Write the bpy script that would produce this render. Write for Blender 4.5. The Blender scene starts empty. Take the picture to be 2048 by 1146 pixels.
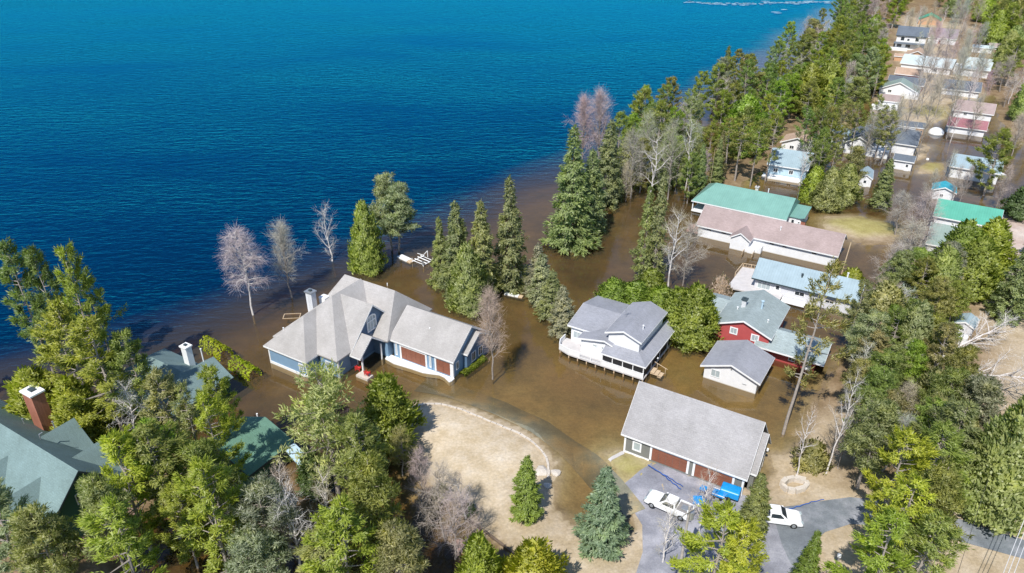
import bpy, bmesh, math, random
import numpy as np
from mathutils import Vector, Matrix
sc = bpy.context.scene
col = sc.collection
R = math.radians

# ---------------------------------------------------------------- camera, sky, sun, exposure
CAM_H, PITCH, FPX = 64.0, R(29.03), 1477.6
cam_d = bpy.data.cameras.new("camera"); cam = bpy.data.objects.new("camera", cam_d); col.objects.link(cam)
cam.location = (0, 0, CAM_H); cam.rotation_euler = (R(90) - PITCH, 0, 0)
cam_d.sensor_width = 36.0; cam_d.lens = FPX / 2048 * 36.0
cam_d.clip_start = 1.0; cam_d.clip_end = 6000
sc.camera = cam
sc.render.resolution_x, sc.render.resolution_y = 1024, 573
SUN_EL, SUN_AZ = R(53), R(245)          # azimuth of the sun measured from +x
sd = Vector((math.cos(SUN_AZ) * math.cos(SUN_EL), math.sin(SUN_AZ) * math.cos(SUN_EL), math.sin(SUN_EL)))
w_ = bpy.data.worlds.new("World"); sc.world = w_; w_.use_nodes = True
nt = w_.node_tree; nt.nodes.clear()
sky = nt.nodes.new("ShaderNodeTexSky"); sky.sky_type = 'NISHITA'; sky.sun_disc = False
sky.sun_elevation = SUN_EL; sky.sun_rotation = math.atan2(sd.x, sd.y)
sky.air_density = 1.0; sky.dust_density = 0.3; sky.ozone_density = 3.0; sky.altitude = 200
bg = nt.nodes.new("ShaderNodeBackground"); bg.inputs[1].default_value = 0.115
wo = nt.nodes.new("ShaderNodeOutputWorld")
nt.links.new(sky.outputs[0], bg.inputs[0]); nt.links.new(bg.outputs[0], wo.inputs[0])
sun_d = bpy.data.lights.new("sun", 'SUN'); sun_d.energy = 4.2; sun_d.angle = R(0.53); sun_d.color = (1.0, 0.95, 0.87)
sun = bpy.data.objects.new("sun", sun_d); col.objects.link(sun)
sun.rotation_euler = sd.to_track_quat('Z', 'Y').to_euler()
vs = sc.view_settings; vs.view_transform = 'Standard'; vs.look = 'None'; vs.exposure = 0.45; vs.gamma = 1.0
try: vs.use_curve_mapping = False
except Exception: pass
sc.cycles.max_bounces = 6; sc.cycles.diffuse_bounces = 3; sc.cycles.glossy_bounces = 2
sc.cycles.transparent_max_bounces = 8; sc.cycles.transmission_bounces = 3
sc.cycles.caustics_reflective = False; sc.cycles.caustics_refractive = False

# ---------------------------------------------------------------- survey: a sight line to a point on the map
_c, _s = math.cos(PITCH), math.sin(PITCH)
FW = Vector((0, _c, -_s)); UP = Vector((0, _s, _c)); RT = Vector((1, 0, 0))
def at(u, v, z=0.0):
    d = FW * FPX + RT * (u - 1024) - UP * (v - 573)
    return Vector((0, 0, CAM_H)) + d * ((z - CAM_H) / d.z)
def proj(p):
    d = Vector(p) - Vector((0, 0, CAM_H)); q = d.dot(FW)
    return 1024 + FPX * d.dot(RT) / q, 573 - FPX * d.dot(UP) / q, FPX / q

# ---------------------------------------------------------------- naming
def tag(o, label=None, cat=None, group=None, kind=None):
    if label: o["label"] = label
    if cat: o["category"] = cat
    if group: o["group"] = group
    if kind: o["kind"] = kind
    return o
def empty(name, loc, rz=0.0):
    o = bpy.data.objects.new(name, None); col.objects.link(o)
    o.location = loc; o.rotation_euler = (0, 0, rz); o.empty_display_size = 0.5
    return o

class MB:
    """collects shapes, builds ONE mesh object"""
    def __init__(s): s.v = []; s.f = []
    def poly(s, vs_, fs):
        b = len(s.v); s.v += [tuple(p) for p in vs_]; s.f += [tuple(b + i for i in f) for f in fs]; return s
    def box(s, a, b):
        x0, y0, z0 = a; x1, y1, z1 = b
        return s.poly([(x0,y0,z0),(x1,y0,z0),(x1,y1,z0),(x0,y1,z0),(x0,y0,z1),(x1,y0,z1),(x1,y1,z1),(x0,y1,z1)],
                      [(0,3,2,1),(4,5,6,7),(0,1,5,4),(1,2,6,5),(2,3,7,6),(3,0,4,7)])
    def prism(s, prof, t0, t1, axis='u'):
        """profile (s,z) extruded along u or w; axis 'u': s is w;  axis 'w': s is u"""
        n = len(prof)
        if axis == 'u': A = [(t0, p, z) for p, z in prof]; B = [(t1, p, z) for p, z in prof]
        else: A = [(p, t0, z) for p, z in prof]; B = [(p, t1, z) for p, z in prof]
        return s.poly(A + B, [tuple(range(n)), tuple(range(2*n-1, n-1, -1))] + [(i, (i+1) % n + 0, (i+1) % n + n, i + n)[::-1] for i in range(n)])
    def slab(s, pts, t):
        n = len(pts); B = [(x, y, z - t) for x, y, z in pts]
        return s.poly(list(pts) + B, [tuple(range(n)), tuple(range(2*n-1, n-1, -1))] + [(i, i+n, (i+1) % n + n, (i+1) % n) for i in range(n)])
    def tube(s, p, q, r0, r1=None, n=8, cap=True):
        p = Vector(p); q = Vector(q); r1 = r0 if r1 is None else r1
        d = (q - p).normalized(); a = d.orthogonal().normalized(); b = d.cross(a)
        V = []
        for c, r in ((p, r0), (q, r1)):
            for k in range(n):
                t = 2 * math.pi * k / n; V.append(c + a * (r * math.cos(t)) + b * (r * math.sin(t)))
        F = [(k, (k+1) % n, (k+1) % n + n, k + n) for k in range(n)]
        if cap: F += [tuple(range(n-1, -1, -1)), tuple(range(n, 2*n))]
        return s.poly(V, F)
    def path(s, pts, r, n=6):
        for a, b in zip(pts[:-1], pts[1:]): s.tube(a, b, r, n=n)
        return s
    def build(s, name, mat, parent=None, smooth=False, fix=True):
        me = bpy.data.meshes.new(name); me.from_pydata(s.v, [], s.f)
        if fix:
            bm = bmesh.new(); bm.from_mesh(me); bmesh.ops.recalc_face_normals(bm, faces=bm.faces); bm.to_mesh(me); bm.free()
        if smooth: me.polygons.foreach_set("use_smooth", [True] * len(me.polygons))
        me.materials.append(mat); me.update()
        o = bpy.data.objects.new(name, me); col.objects.link(o)
        if parent: o.parent = parent
        return o
def bevel(o, w=0.05, seg=2):
    m = o.modifiers.new("bevel", 'BEVEL'); m.width = w; m.segments = seg; m.limit_method = 'ANGLE'; return o

# ---------------------------------------------------------------- materials
def new_mat(name):
    m = bpy.data.materials.new(name); m.use_nodes = True; t = m.node_tree
    return m, t, t.nodes["Principled BSDF"]
def N(t, typ, **kw):
    n = t.nodes.new(typ)
    for k, v in kw.items(): setattr(n, k, v)
    return n
def noise_fac(t, scale, detail=4, coord='Object', stretch=None, rough=0.6):
    tc = N(t, "ShaderNodeTexCoord"); mp = N(t, "ShaderNodeMapping")
    if stretch: mp.inputs['Scale'].default_value = stretch
    t.links.new(tc.outputs[coord], mp.inputs[0])
    n = N(t, "ShaderNodeTexNoise"); n.inputs['Scale'].default_value = scale; n.inputs['Detail'].default_value = detail
    n.inputs['Roughness'].default_value = rough
    t.links.new(mp.outputs[0], n.inputs['Vector']); return n.outputs['Fac']
def ramp(t, fac, stops):
    r = N(t, "ShaderNodeValToRGB"); e = r.color_ramp.elements
    while len(e) > 1: e.remove(e[0])
    e[0].position = stops[0][0]; e[0].color = (*stops[0][1], 1)
    for p, c in stops[1:]:
        q = e.new(p); q.color = (*c, 1)
    t.links.new(fac, r.inputs[0]); return r.outputs[0]
def mixc(t, fac, a, b, mode='MIX'):
    m = N(t, "ShaderNodeMix", data_type='RGBA', blend_type=mode)
    if isinstance(fac, (int, float)): m.inputs[0].default_value = fac
    else: t.links.new(fac, m.inputs[0])
    for i, c in ((6, a), (7, b)):
        if isinstance(c, tuple): m.inputs[i].default_value = (*c, 1)
        else: t.links.new(c, m.inputs[i])
    return m.outputs[2]
def simple(name, c, rough=0.6, var=0.12, scale=3.0, spec=0.3, metal=0.0, bump=0.0, fine=None):
    m, t, p = new_mat(name)
    lo = tuple(x * (1 - var) for x in c); hi = tuple(min(1, x * (1 + var)) for x in c)
    f = noise_fac(t, scale); cc = ramp(t, f, [(0.3, lo), (0.7, hi)])
    if fine:
        f2 = noise_fac(t, fine, 2); cc = mixc(t, 0.5, cc, ramp(t, f2, [(0.35, tuple(x * (1 - 1.6 * var) for x in c)), (0.65, hi)]))
        bump_src = f2
    else: bump_src = f
    t.links.new(cc, p.inputs['Base Color'])
    p.inputs['Roughness'].default_value = rough; p.inputs['Specular IOR Level'].default_value = spec; p.inputs['Metallic'].default_value = metal
    if bump:
        b = N(t, "ShaderNodeBump"); b.inputs['Strength'].default_value = bump; b.inputs['Distance'].default_value = 0.05
        t.links.new(bump_src, b.inputs['Height']); t.links.new(b.outputs[0], p.inputs['Normal'])
    return m
def shingle(name, c, var=0.16, axis='w'):
    """asphalt shingles: courses running along the eave plus granule noise and streaks"""
    m, t, p = new_mat(name)
    tc = N(t, "ShaderNodeTexCoord"); br = N(t, "ShaderNodeTexBrick")
    br.inputs['Scale'].default_value = 1.0; br.inputs['Brick Width'].default_value = 0.5; br.inputs['Row Height'].default_value = 0.17
    br.inputs['Mortar Size'].default_value = 0.02; br.inputs['Bias'].default_value = 0.0
    br.inputs['Color1'].default_value = (*[x * (1 - var) for x in c], 1); br.inputs['Color2'].default_value = (*[x * (1 + var) for x in c], 1)
    br.inputs['Mortar'].default_value = (*[x * 0.94 for x in c], 1)
    sx = N(t, "ShaderNodeSeparateXYZ"); cb = N(t, "ShaderNodeCombineXYZ")
    t.links.new(tc.outputs['Object'], sx.inputs[0])
    a, b2 = ('X', 'Y') if axis == 'w' else ('Y', 'X')
    t.links.new(sx.outputs[a], cb.inputs['X']); t.links.new(sx.outputs[b2], cb.inputs['Y'])
    t.links.new(cb.outputs[0], br.inputs['Vector'])
    f = noise_fac(t, 0.35, 5, stretch=(1, 0.5, 1) if axis == 'w' else (0.5, 1, 1))
    cc = mixc(t, 1.0, br.outputs['Color'], ramp(t, f, [(0.25, (0.80, 0.80, 0.79)), (0.75, (1.1, 1.1, 1.11))]), 'MULTIPLY')
    f2 = noise_fac(t, 9, 2); cc = mixc(t, 1.0, cc, ramp(t, f2, [(0.3, (0.86, 0.86, 0.86)), (0.7, (1.12, 1.12, 1.12))]), 'MULTIPLY')
    t.links.new(cc, p.inputs['Base Color']); p.inputs['Roughness'].default_value = 0.85; p.inputs['Specular IOR Level'].default_value = 0.2
    bm_ = N(t, "ShaderNodeBump"); bm_.inputs['Strength'].default_value = 0.35; bm_.inputs['Distance'].default_value = 0.04
    t.links.new(br.outputs['Fac'], bm_.inputs['Height']); bm_.invert = True; t.links.new(bm_.outputs[0], p.inputs['Normal'])
    return m
def metal_roof(name, c, axis='u', rough=0.42):
    """standing-seam sheet: a rib every 0.45 m running up the slope"""
    m, t, p = new_mat(name)
    tc = N(t, "ShaderNodeTexCoord"); wv = N(t, "ShaderNodeTexWave", wave_type='BANDS', bands_direction='X' if axis == 'u' else 'Y', wave_profile='SIN')
    wv.inputs['Scale'].default_value = 0.7; t.links.new(tc.outputs['Object'], wv.inputs['Vector'])
    f = noise_fac(t, 0.5, 5)
    cc = mixc(t, 1.0, ramp(t, wv.outputs['Fac'], [(0.0, c), (0.86, c), (0.97, tuple(x * 0.90 for x in c))]),
              ramp(t, f, [(0.25, (0.85, 0.86, 0.86)), (0.75, (1.1, 1.1, 1.1))]), 'MULTIPLY')
    t.links.new(cc, p.inputs['Base Color']); p.inputs['Roughness'].default_value = rough; p.inputs['Specular IOR Level'].default_value = 0.35
    b = N(t, "ShaderNodeBump"); b.inputs['Strength'].default_value = 0.3; b.inputs['Distance'].default_value = 0.05
    t.links.new(wv.outputs['Fac'], b.inputs['Height']); t.links.new(b.outputs[0], p.inputs['Normal'])
    return m
def siding(name, c, var=0.06, row=0.2, vertical=False):
    m, t, p = new_mat(name)
    tc = N(t, "ShaderNodeTexCoord"); wv = N(t, "ShaderNodeTexWave", wave_type='BANDS', bands_direction='X' if vertical else 'Z', wave_profile='SAW')
    wv.inputs['Scale'].default_value = 0.314 / row; t.links.new(tc.outputs['Object'], wv.inputs['Vector'])
    f = noise_fac(t, 1.2, 5)
    cc = mixc(t, 1.0, ramp(t, wv.outputs['Fac'], [(0.0, tuple(x * 0.8 for x in c)), (0.15, c), (1.0, c)]),
              ramp(t, f, [(0.3, (1 - var,) * 3), (0.7, (1 + var,) * 3)]), 'MULTIPLY')
    if not vertical:                       # silt line left on the wall by the flood
        sz = N(t, "ShaderNodeSeparateXYZ"); t.links.new(tc.outputs['Object'], sz.inputs[0]); ad = N(t, "ShaderNodeMath", operation='MULTIPLY_ADD'); t.links.new(f, ad.inputs[0]); ad.inputs[1].default_value = -0.15; t.links.new(sz.outputs['Z'], ad.inputs[2])
        cc = mixc(t, 1.0, cc, ramp(t, ad.outputs[0], [(0.0, (0.66, 0.61, 0.53)), (0.05, (0.84, 0.81, 0.76)), (0.10, (1, 1, 1))]), 'MULTIPLY')
    t.links.new(cc, p.inputs['Base Color']); p.inputs['Roughness'].default_value = 0.55; p.inputs['Specular IOR Level'].default_value = 0.3
    return m
M = {}
M['white'] = simple('white_paint', (0.78, 0.79, 0.80), 0.5, 0.05, 2.0)
M['offwhite'] = siding('white_siding', (0.76, 0.77, 0.79))
M['cream'] = siding('pale_grey_siding', (0.62, 0.63, 0.67))
M['bluewall'] = siding('blue_siding', (0.20, 0.32, 0.46))
M['bluewall_shade'] = siding('blue_siding_shade', (0.10, 0.17, 0.27))  # same blue siding, with the shade on the right-facing gable ends painted in
M['greywall'] = siding('grey_green_siding', (0.19, 0.195, 0.185), vertical=True)
M['redwall'] = siding('red_siding', (0.43, 0.085, 0.085))
M['tanwall'] = siding('tan_siding', (0.55, 0.34, 0.21))
M['brownwall'] = siding('brown_log_siding', (0.17, 0.09, 0.05))
M['greenwall'] = siding('green_siding', (0.05, 0.13, 0.09))
M['palewall'] = siding('pale_blue_siding', (0.42, 0.56, 0.66))
M['roof_grey'] = shingle('grey_shingle', (0.345, 0.337, 0.345), 0.06)
M['roof_grey2'] = shingle('weathered_grey_shingle', (0.385, 0.37, 0.36), 0.05)
M['roof_cot'] = shingle('cool_grey_shingle', (0.30, 0.31, 0.35), 0.09)
M['roof_brown'] = shingle('brown_shingle', (0.36, 0.285, 0.275), 0.08)
M['roof_tan'] = shingle('tan_shingle', (0.46, 0.33, 0.25), 0.10)
M['roof_blue'] = metal_roof('pale_blue_grey_sheet', (0.30, 0.39, 0.44))
M['roof_green'] = metal_roof('sea_green_sheet', (0.175, 0.345, 0.30))
M['roof_green2'] = metal_roof('bright_green_sheet', (0.10, 0.36, 0.27))
M['roof_lodge'] = shingle('grey_green_shingle', (0.175, 0.25, 0.25), 0.05)
M['roof_dgreen'] = shingle('mid_green_shingle', (0.13, 0.25, 0.19), 0.07)
M['roof_redhouse'] = shingle('mossy_grey_shingle', (0.30, 0.36, 0.37), 0.12)
M['roof_dark'] = shingle('dark_slate_shingle', (0.13, 0.155, 0.19), 0.10)
M['roof_mauve'] = shingle('mauve_shingle', (0.27, 0.22, 0.25), 0.12)
M['roof_red'] = shingle('dull_red_shingle', (0.33, 0.15, 0.17), 0.12)
M['roof_light'] = metal_roof('pale_sheet', (0.50, 0.58, 0.60))
M['roof_pgreen'] = metal_roof('greyed_green_sheet', (0.25, 0.32, 0.29))
M['emerald'] = metal_roof('emerald_sheet', (0.02, 0.30, 0.17))
M['tarp_blue'] = simple('turquoise_tarp', (0.03, 0.34, 0.44), 0.4, 0.2, 2.0)
M['brick'] = shingle('red_brick', (0.36, 0.15, 0.10), 0.16)
M['stone_chim'] = shingle('whitewashed_brick', (0.66, 0.67, 0.69), 0.07)
M['stone'] = simple('pale_stone', (0.55, 0.50, 0.44), 0.85, 0.18, 3.0, bump=0.4, fine=14)
M['concrete'] = simple('concrete', (0.50, 0.48, 0.47), 0.85, 0.1, 1.5, fine=12)
M['doorwood'] = siding('brown_garage_door', (0.24, 0.095, 0.06), 0.12, 0.55)
M['glass'] = simple('window_glass', (0.03, 0.04, 0.05), 0.06, 0.2, 1.0, spec=0.8)
M['paleglass'] = simple('curtained_glass', (0.36, 0.42, 0.44), 0.12, 0.15, 2.0, spec=0.7)
M['dark'] = simple('dark_interior', (0.02, 0.02, 0.022), 0.8, 0.2)
M['black'] = simple('black_rubber', (0.02, 0.02, 0.02), 0.7, 0.2)
M['trim_dark'] = simple('dark_trim', (0.05, 0.07, 0.08), 0.5, 0.15)
M['greymetal'] = simple('grey_metal', (0.42, 0.44, 0.46), 0.35, 0.1, 4.0, spec=0.6, metal=0.6)
M['deck'] = siding('weathered_deck_boards', (0.55, 0.53, 0.53), 0.1, 0.15, True)
M['timber'] = simple('raw_timber', (0.52, 0.40, 0.27), 0.7, 0.2, 5.0)
M['brown_deck'] = simple('brown_deck', (0.30, 0.19, 0.16), 0.8, 0.2, 3.0)
M['car_white'] = simple('white_car_paint', (0.80, 0.81, 0.83), 0.18, 0.02, 1.0, spec=0.6)
M['car_grey'] = simple('truck_bed_liner', (0.24, 0.23, 0.235), 0.6, 0.15)
M['blue'] = simple('blue_plastic', (0.01, 0.26, 0.62), 0.35, 0.12, 3.0, spec=0.5)
M['hose'] = simple('blue_hose', (0.03, 0.10, 0.36), 0.5, 0.1)
M['redpaint'] = simple('red_paint', (0.62, 0.05, 0.05), 0.4, 0.1)
M['pole'] = simple('grey_pole_wood', (0.38, 0.35, 0.33), 0.85, 0.2, 3.0)
M['bark_grey'] = simple('grey_bark', (0.33, 0.29, 0.26), 0.9, 0.3, 2.0, bump=0.4, fine=9)
M['bark_brown'] = simple('brown_bark', (0.16, 0.12, 0.09), 0.9, 0.3, 2.0, bump=0.4, fine=9)
M['bark_white'] = simple('white_bark', (0.66, 0.62, 0.60), 0.85, 0.2, 2.0, fine=7)
M['wire'] = simple('cable', (0.66, 0.66, 0.68), 0.4, 0.1)
M['wire_dark'] = simple('dark_cable', (0.05, 0.05, 0.05), 0.5, 0.1)
M['ice'] = simple('white_ice', (0.26, 0.43, 0.53), 0.5, 0.1)
M['nest'] = simple('nest_sticks', (0.075, 0.05, 0.055), 0.9, 0.3)
def twig_mat():
    m, t, p = new_mat('twigs')
    oi = N(t, "ShaderNodeObjectInfo"); f = noise_fac(t, 1.3, 3)
    cc = mixc(t, 1.0, oi.outputs['Color'], ramp(t, f, [(0.3, (0.75, 0.75, 0.75)), (0.7, (1.2, 1.2, 1.2))]), 'MULTIPLY')
    t.links.new(cc, p.inputs['Base Color']); p.inputs['Roughness'].default_value = 0.9; p.inputs['Specular IOR Level'].default_value = 0.1
    return m
M['twig'] = twig_mat()
def leaf_mat():
    m, t, p = new_mat('needles')
    oi = N(t, "ShaderNodeObjectInfo")
    f = noise_fac(t, 0.55, 3); f2 = noise_fac(t, 3.2, 2)
    cc = mixc(t, 1.0, oi.outputs['Color'], ramp(t, f, [(0.3, (0.72, 0.76, 0.72)), (0.5, (1, 1, 1)), (0.72, (1.32, 1.26, 0.95))]), 'MULTIPLY')
    cc = mixc(t, 1.0, cc, ramp(t, f2, [(0.3, (0.72, 0.74, 0.76)), (0.7, (1.25, 1.22, 1.15))]), 'MULTIPLY')
    df = N(t, "ShaderNodeBsdfDiffuse"); tr = N(t, "ShaderNodeBsdfTranslucent"); gl = N(t, "ShaderNodeBsdfGlossy"); gl.inputs['Roughness'].default_value = 0.45
    t.links.new(cc, df.inputs[0]); t.links.new(mixc(t, 1.0, cc, (1.05, 1.25, 0.6), 'MULTIPLY'), tr.inputs[0])
    mx = N(t, "ShaderNodeMixShader"); mx.inputs[0].default_value = 0.45
    t.links.new(df.outputs[0], mx.inputs[1]); t.links.new(tr.outputs[0], mx.inputs[2])
    m2 = N(t, "ShaderNodeMixShader"); m2.inputs[0].default_value = 0.03
    t.links.new(mx.outputs[0], m2.inputs[1]); t.links.new(gl.outputs[0], m2.inputs[2])
    t.nodes.remove(p); t.links.new(m2.outputs[0], t.nodes['Material Output'].inputs[0])
    return m
M['leaf'] = leaf_mat()

# ---------------------------------------------------------------- terrain: dry land, drowned land, lake bed
def P2(pts, z=0.0): return np.array([at(u, v, z)[:2] for u, v in pts])
def sdist(P, poly):
    """signed distance (positive inside) of points P to a closed polygon"""
    d = np.full(len(P), 1e9); ins = np.zeros(len(P), bool); n = len(poly)
    for i in range(n):
        a = poly[i]; b = poly[(i + 1) % n]; e = b - a; q = P - a
        t = np.clip((q @ e) / (e @ e + 1e-12), 0, 1)
        d = np.minimum(d, np.hypot(*(q - t[:, None] * e).T))
        c = ((a[1] > P[:, 1]) != (b[1] > P[:, 1]))
        with np.errstate(divide='ignore', invalid='ignore'):
            xi = (b[0] - a[0]) * (P[:, 1] - a[1]) / (b[1] - a[1] + 1e-15) + a[0]
        ins ^= c & (P[:, 0] < xi)
    return np.where(ins, d, -d)
PEN = P2([(835,812),(860,806),(885,808),(930,822),(985,845),(1040,868),(1080,898),(1097,930),(1098,955),(1080,968),(1092,990),(1088,1010),
          (1110,1050),(1160,1085),(1215,1105),(1268,1085),(1281,1050),(1262,1010),(1241,965),(1210,915),(1232,898),(1250,899),(1480,985),(1545,985),(1552,915),(1585,905),(1625,860),
          (1660,790),(1720,700),(1770,620),(1800,560),(1840,520),(1880,505),(1960,480),(1985,440),(2020,405),(2100,390),(2500,420),(2700,1600),(1100,1600),
          (1180,1200),(1090,1110),(1040,1100),(985,1062),(925,1031),(905,1003),(860,990),(830,955),(820,900),(795,880),(800,840)])
ISLES = [P2(p) for p in ([(1640,445),(1655,434),(1700,432),(1785,445),(1800,462),(1770,488),(1715,482),(1650,468)],
        [(1838,335),(1850,322),(1885,325),(1893,338),(1870,348),(1845,346)],
        [(1815,312),(1822,285),(1850,290),(1860,312),(1850,322),(1826,322)],
        [(1805,258),(1800,220),(1840,212),(1900,215),(1895,240),(1865,245),(1850,240),(1845,258)],
        [(1755,205),(1760,120),(1790,40),(1850,-30),(2200,-60),(2400,120),(2300,330),(2080,330),(2010,250),(1985,190),(1900,205),(1850,210)],
        [(1500,400),(1480,372),(1530,340),(1640,290),(1700,225),(1740,110),(1780,20),(1760,-20),(1700,60),(1600,190),(1480,300),(1400,370),(1440,372)],
        [(-200,1200),(-150,900),(20,880),(110,1060),(240,1120),(330,1200)], [(160,960),(260,880),(420,900),(470,960),(430,1060),(330,1020),(250,1040)],
        [(560,950),(600,975),(640,1050),(560,1100),(500,1060),(500,990)])]
SHORE = P2([(-900,860),(-300,765),(0,728),(200,712),(330,662),(450,612),(560,566),(640,533),(720,500),(830,455),(930,410),(1010,376),(1080,346),(1140,316),(1200,276),(1300,216),
            (1400,170),(1480,128),(1560,78),(1640,28),(1700,-5),(1760,-60),(1800,-130)])
LAKE = np.vstack([SHORE, [[1500, 4500], [-4500, 4500], [-4500, 40]]])
ROAD_F = P2([(840,760),(920,782),(1000,812),(1080,850),(1140,893),(1190,938),(1228,985),(1262,1030)])   # the drowned driveway
def sm(x, a, b):
    t = np.clip((x - a) / (b - a), 0, 1); return t * t * (3 - 2 * t)
_rng = np.random.RandomState(4)
_wv = [(_rng.uniform(-1, 1, 2) * f, _rng.uniform(0, 6.28), a) for f, a in ((0.25, .5), (0.25, .5), (.6, .3), (.6, .3), (1.3, .18), (1.3, .18))]
def wob(P): return sum(a * np.sin(P @ k + ph) for k, ph, a in _wv)
def height(P):
    P = np.asarray(P, float); n = wob(P)
    s = sdist(P, PEN) + 0.35 * n
    h = np.where(s > 0, 0.12 + 0.5 * sm(s, 0, 6), 0)
    out = s
    for I in ISLES:
        q = sdist(P, I) + 0.6 * n
        h = np.maximum(h, np.where(q > 0, 0.35 * sm(q, -0.5, 4), 0)); out = np.maximum(out, q)
    wet = np.minimum(out, 0)
    bed = 0.12 - 0.95 * sm(-wet, -0.6, 5.5) - 0.25 * sm(-wet, 4, 14) + 0.10 * n
    l = sdist(P, LAKE) + 2.2 * n
    bed = bed - 0.45 * sm(l, -22, 0) - 4.2 * sm(l, -9, 14) - 3.0 * sm(l, 10, 60)
    return np.where(out > 0, h, np.minimum(bed, np.where(out > -0.6, 0.12, -0.05)))
def axis(segs):
    out = []
    for a, b, st in segs: out += list(np.arange(a, b, st))
    return np.array(out)
def sheet(name, xs, ys, zf, mat, kind='structure', attr=None):
    X, Y = np.meshgrid(xs, ys); P = np.c_[X.ravel(), Y.ravel()]
    Z = zf(P); nx, ny = len(xs), len(ys)
    i = np.arange(nx * ny).reshape(ny, nx)
    F = np.stack([i[:-1, :-1], i[:-1, 1:], i[1:, 1:], i[1:, :-1]], -1).reshape(-1, 4)
    me = bpy.data.meshes.new(name)
    me.vertices.add(len(P)); me.vertices.foreach_set("co", np.c_[P, Z].astype(np.float32).ravel())
    me.loops.add(F.size); me.loops.foreach_set("vertex_index", F.ravel().astype(np.int32))
    me.polygons.add(len(F)); me.polygons.foreach_set("loop_start", np.arange(0, F.size, 4, dtype=np.int32))
    me.polygons.foreach_set("use_smooth", np.ones(len(F), bool))
    me.update(calc_edges=True); me.validate()
    for k, fn in (attr or {}).items():
        a = me.attributes.new(k, 'FLOAT', 'POINT'); a.data.foreach_set("value", fn(P).astype(np.float32))
    me.materials.append(mat)
    o = bpy.data.objects.new(name, me); col.objects.link(o); o["kind"] = kind
    return o
XS = axis([(-3600,-400,200),(-400,-130,18),(-130,-75,3),(-75,60,0.75),(60,130,1.5),(130,240,4),(240,420,15),(420,3600,200)])
YS = axis([(-260,20,28),(20,48,4),(48,140,0.75),(140,200,1.5),(200,330,4),(330,520,15),(520,4200,230)])

def ground_mat():
    m, t, p = new_mat('ground_cover')
    def att(n):
        a = N(t, "ShaderNodeAttribute"); a.attribute_name = n; return a.outputs['Fac']
    big = noise_fac(t, 0.09, 5); mid = noise_fac(t, 0.45, 6, rough=0.7); fine = noise_fac(t, 3.0, 4)
    dry = ramp(t, mid, [(0.2, (0.44, 0.345, 0.215)), (0.42, (0.535, 0.44, 0.305)), (0.58, (0.605, 0.515, 0.39)), (0.8, (0.66, 0.595, 0.50))])
    green = ramp(t, mid, [(0.25, (0.25, 0.20, 0.085)), (0.5, (0.33, 0.30, 0.10)), (0.8, (0.42, 0.36, 0.17))])
    litter = ramp(t, mid, [(0.2, (0.10, 0.06, 0.03)), (0.5, (0.20, 0.135, 0.075)), (0.8, (0.32, 0.24, 0.15))])
    mud = ramp(t, mid, [(0.2, (0.33, 0.265, 0.13)), (0.5, (0.47, 0.385, 0.205)), (0.8, (0.58, 0.49, 0.285))])
    c = mixc(t, att('litter'), dry, litter)
    c = mixc(t, att('green'), c, green)
    c = mixc(t, att('wet'), c, mud)
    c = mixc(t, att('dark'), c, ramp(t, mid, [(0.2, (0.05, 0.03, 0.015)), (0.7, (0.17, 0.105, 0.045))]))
    c = mixc(t, att('wet'), c, mixc(t, 1.0, c, ramp(t, noise_fac(t, 0.13, 6, rough=0.7), [(0.3, (0.60, 0.66, 0.62)), (0.5, (0.98, 1.0, 0.97)), (0.7, (1.2, 1.16, 1.1))]), 'MULTIPLY'))
    c = mixc(t, 1.0, c, ramp(t, fine, [(0.25, (0.8, 0.8, 0.8)), (0.75, (1.15, 1.15, 1.15))]), 'MULTIPLY')
    c = mixc(t, 1.0, c, ramp(t, big, [(0.3, (0.86, 0.86, 0.86)), (0.7, (1.1, 1.1, 1.1))]), 'MULTIPLY')
    t.links.new(c, p.inputs['Base Color']); p.inputs['Roughness'].default_value = 0.95; p.inputs['Specular IOR Level'].default_value = 0.1
    b = N(t, "ShaderNodeBump"); b.inputs['Strength'].default_value = 0.5; b.inputs['Distance'].default_value = 0.1
    t.links.new(fine, b.inputs['Height']); t.links.new(b.outputs[0], p.inputs['Normal'])
    return m
PALE = P2([(830,815),(885,806),(985,845),(1080,898),(1098,955),(1075,1000),(1010,1040),(930,1030),(840,960)])
GREENP = [P2([(1205,915),(1255,900),(1310,930),(1290,960),(1240,968)]), P2([(1630,440),(1720,430),(1800,445),(1800,470),(1720,475)]), P2([(1835,335),(1850,322),(1885,325),(1893,338),(1870,348)]),
          P2([(1800,225),(1840,212),(1905,215),(1900,240)])]
FOREST = [P2([(1540,640),(1700,480),(1900,480),(1960,600),(1990,720),(1940,960),(1760,980),(1690,960),(1680,830),(1560,840)]),
          P2([(-300,1300),(-300,700),(300,640),(560,780),(800,860),(880,1000),(900,1250)]), P2([(1300,560),(1180,480),(1150,330),(1300,200),(1560,60),(1800,-60),(1800,150),(1640,300),(1480,380),(1390,400)]),
          P2([(1880,60),(2100,40),(2200,400),(2010,420),(1990,250)]), P2([(1780,30),(1760,-130),(2400,-130),(2300,90),(1990,90),(1930,50)])]
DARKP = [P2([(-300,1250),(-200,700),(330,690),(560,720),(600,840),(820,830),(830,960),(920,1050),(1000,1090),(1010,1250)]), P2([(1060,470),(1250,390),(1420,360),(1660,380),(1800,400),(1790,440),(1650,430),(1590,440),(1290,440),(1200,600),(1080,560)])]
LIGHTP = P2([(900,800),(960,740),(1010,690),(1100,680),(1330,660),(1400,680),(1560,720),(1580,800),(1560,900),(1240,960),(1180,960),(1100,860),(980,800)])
PINKR = P2([(1985,450),(2030,400),(2090,400),(2070,560),(1995,540)])
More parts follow.
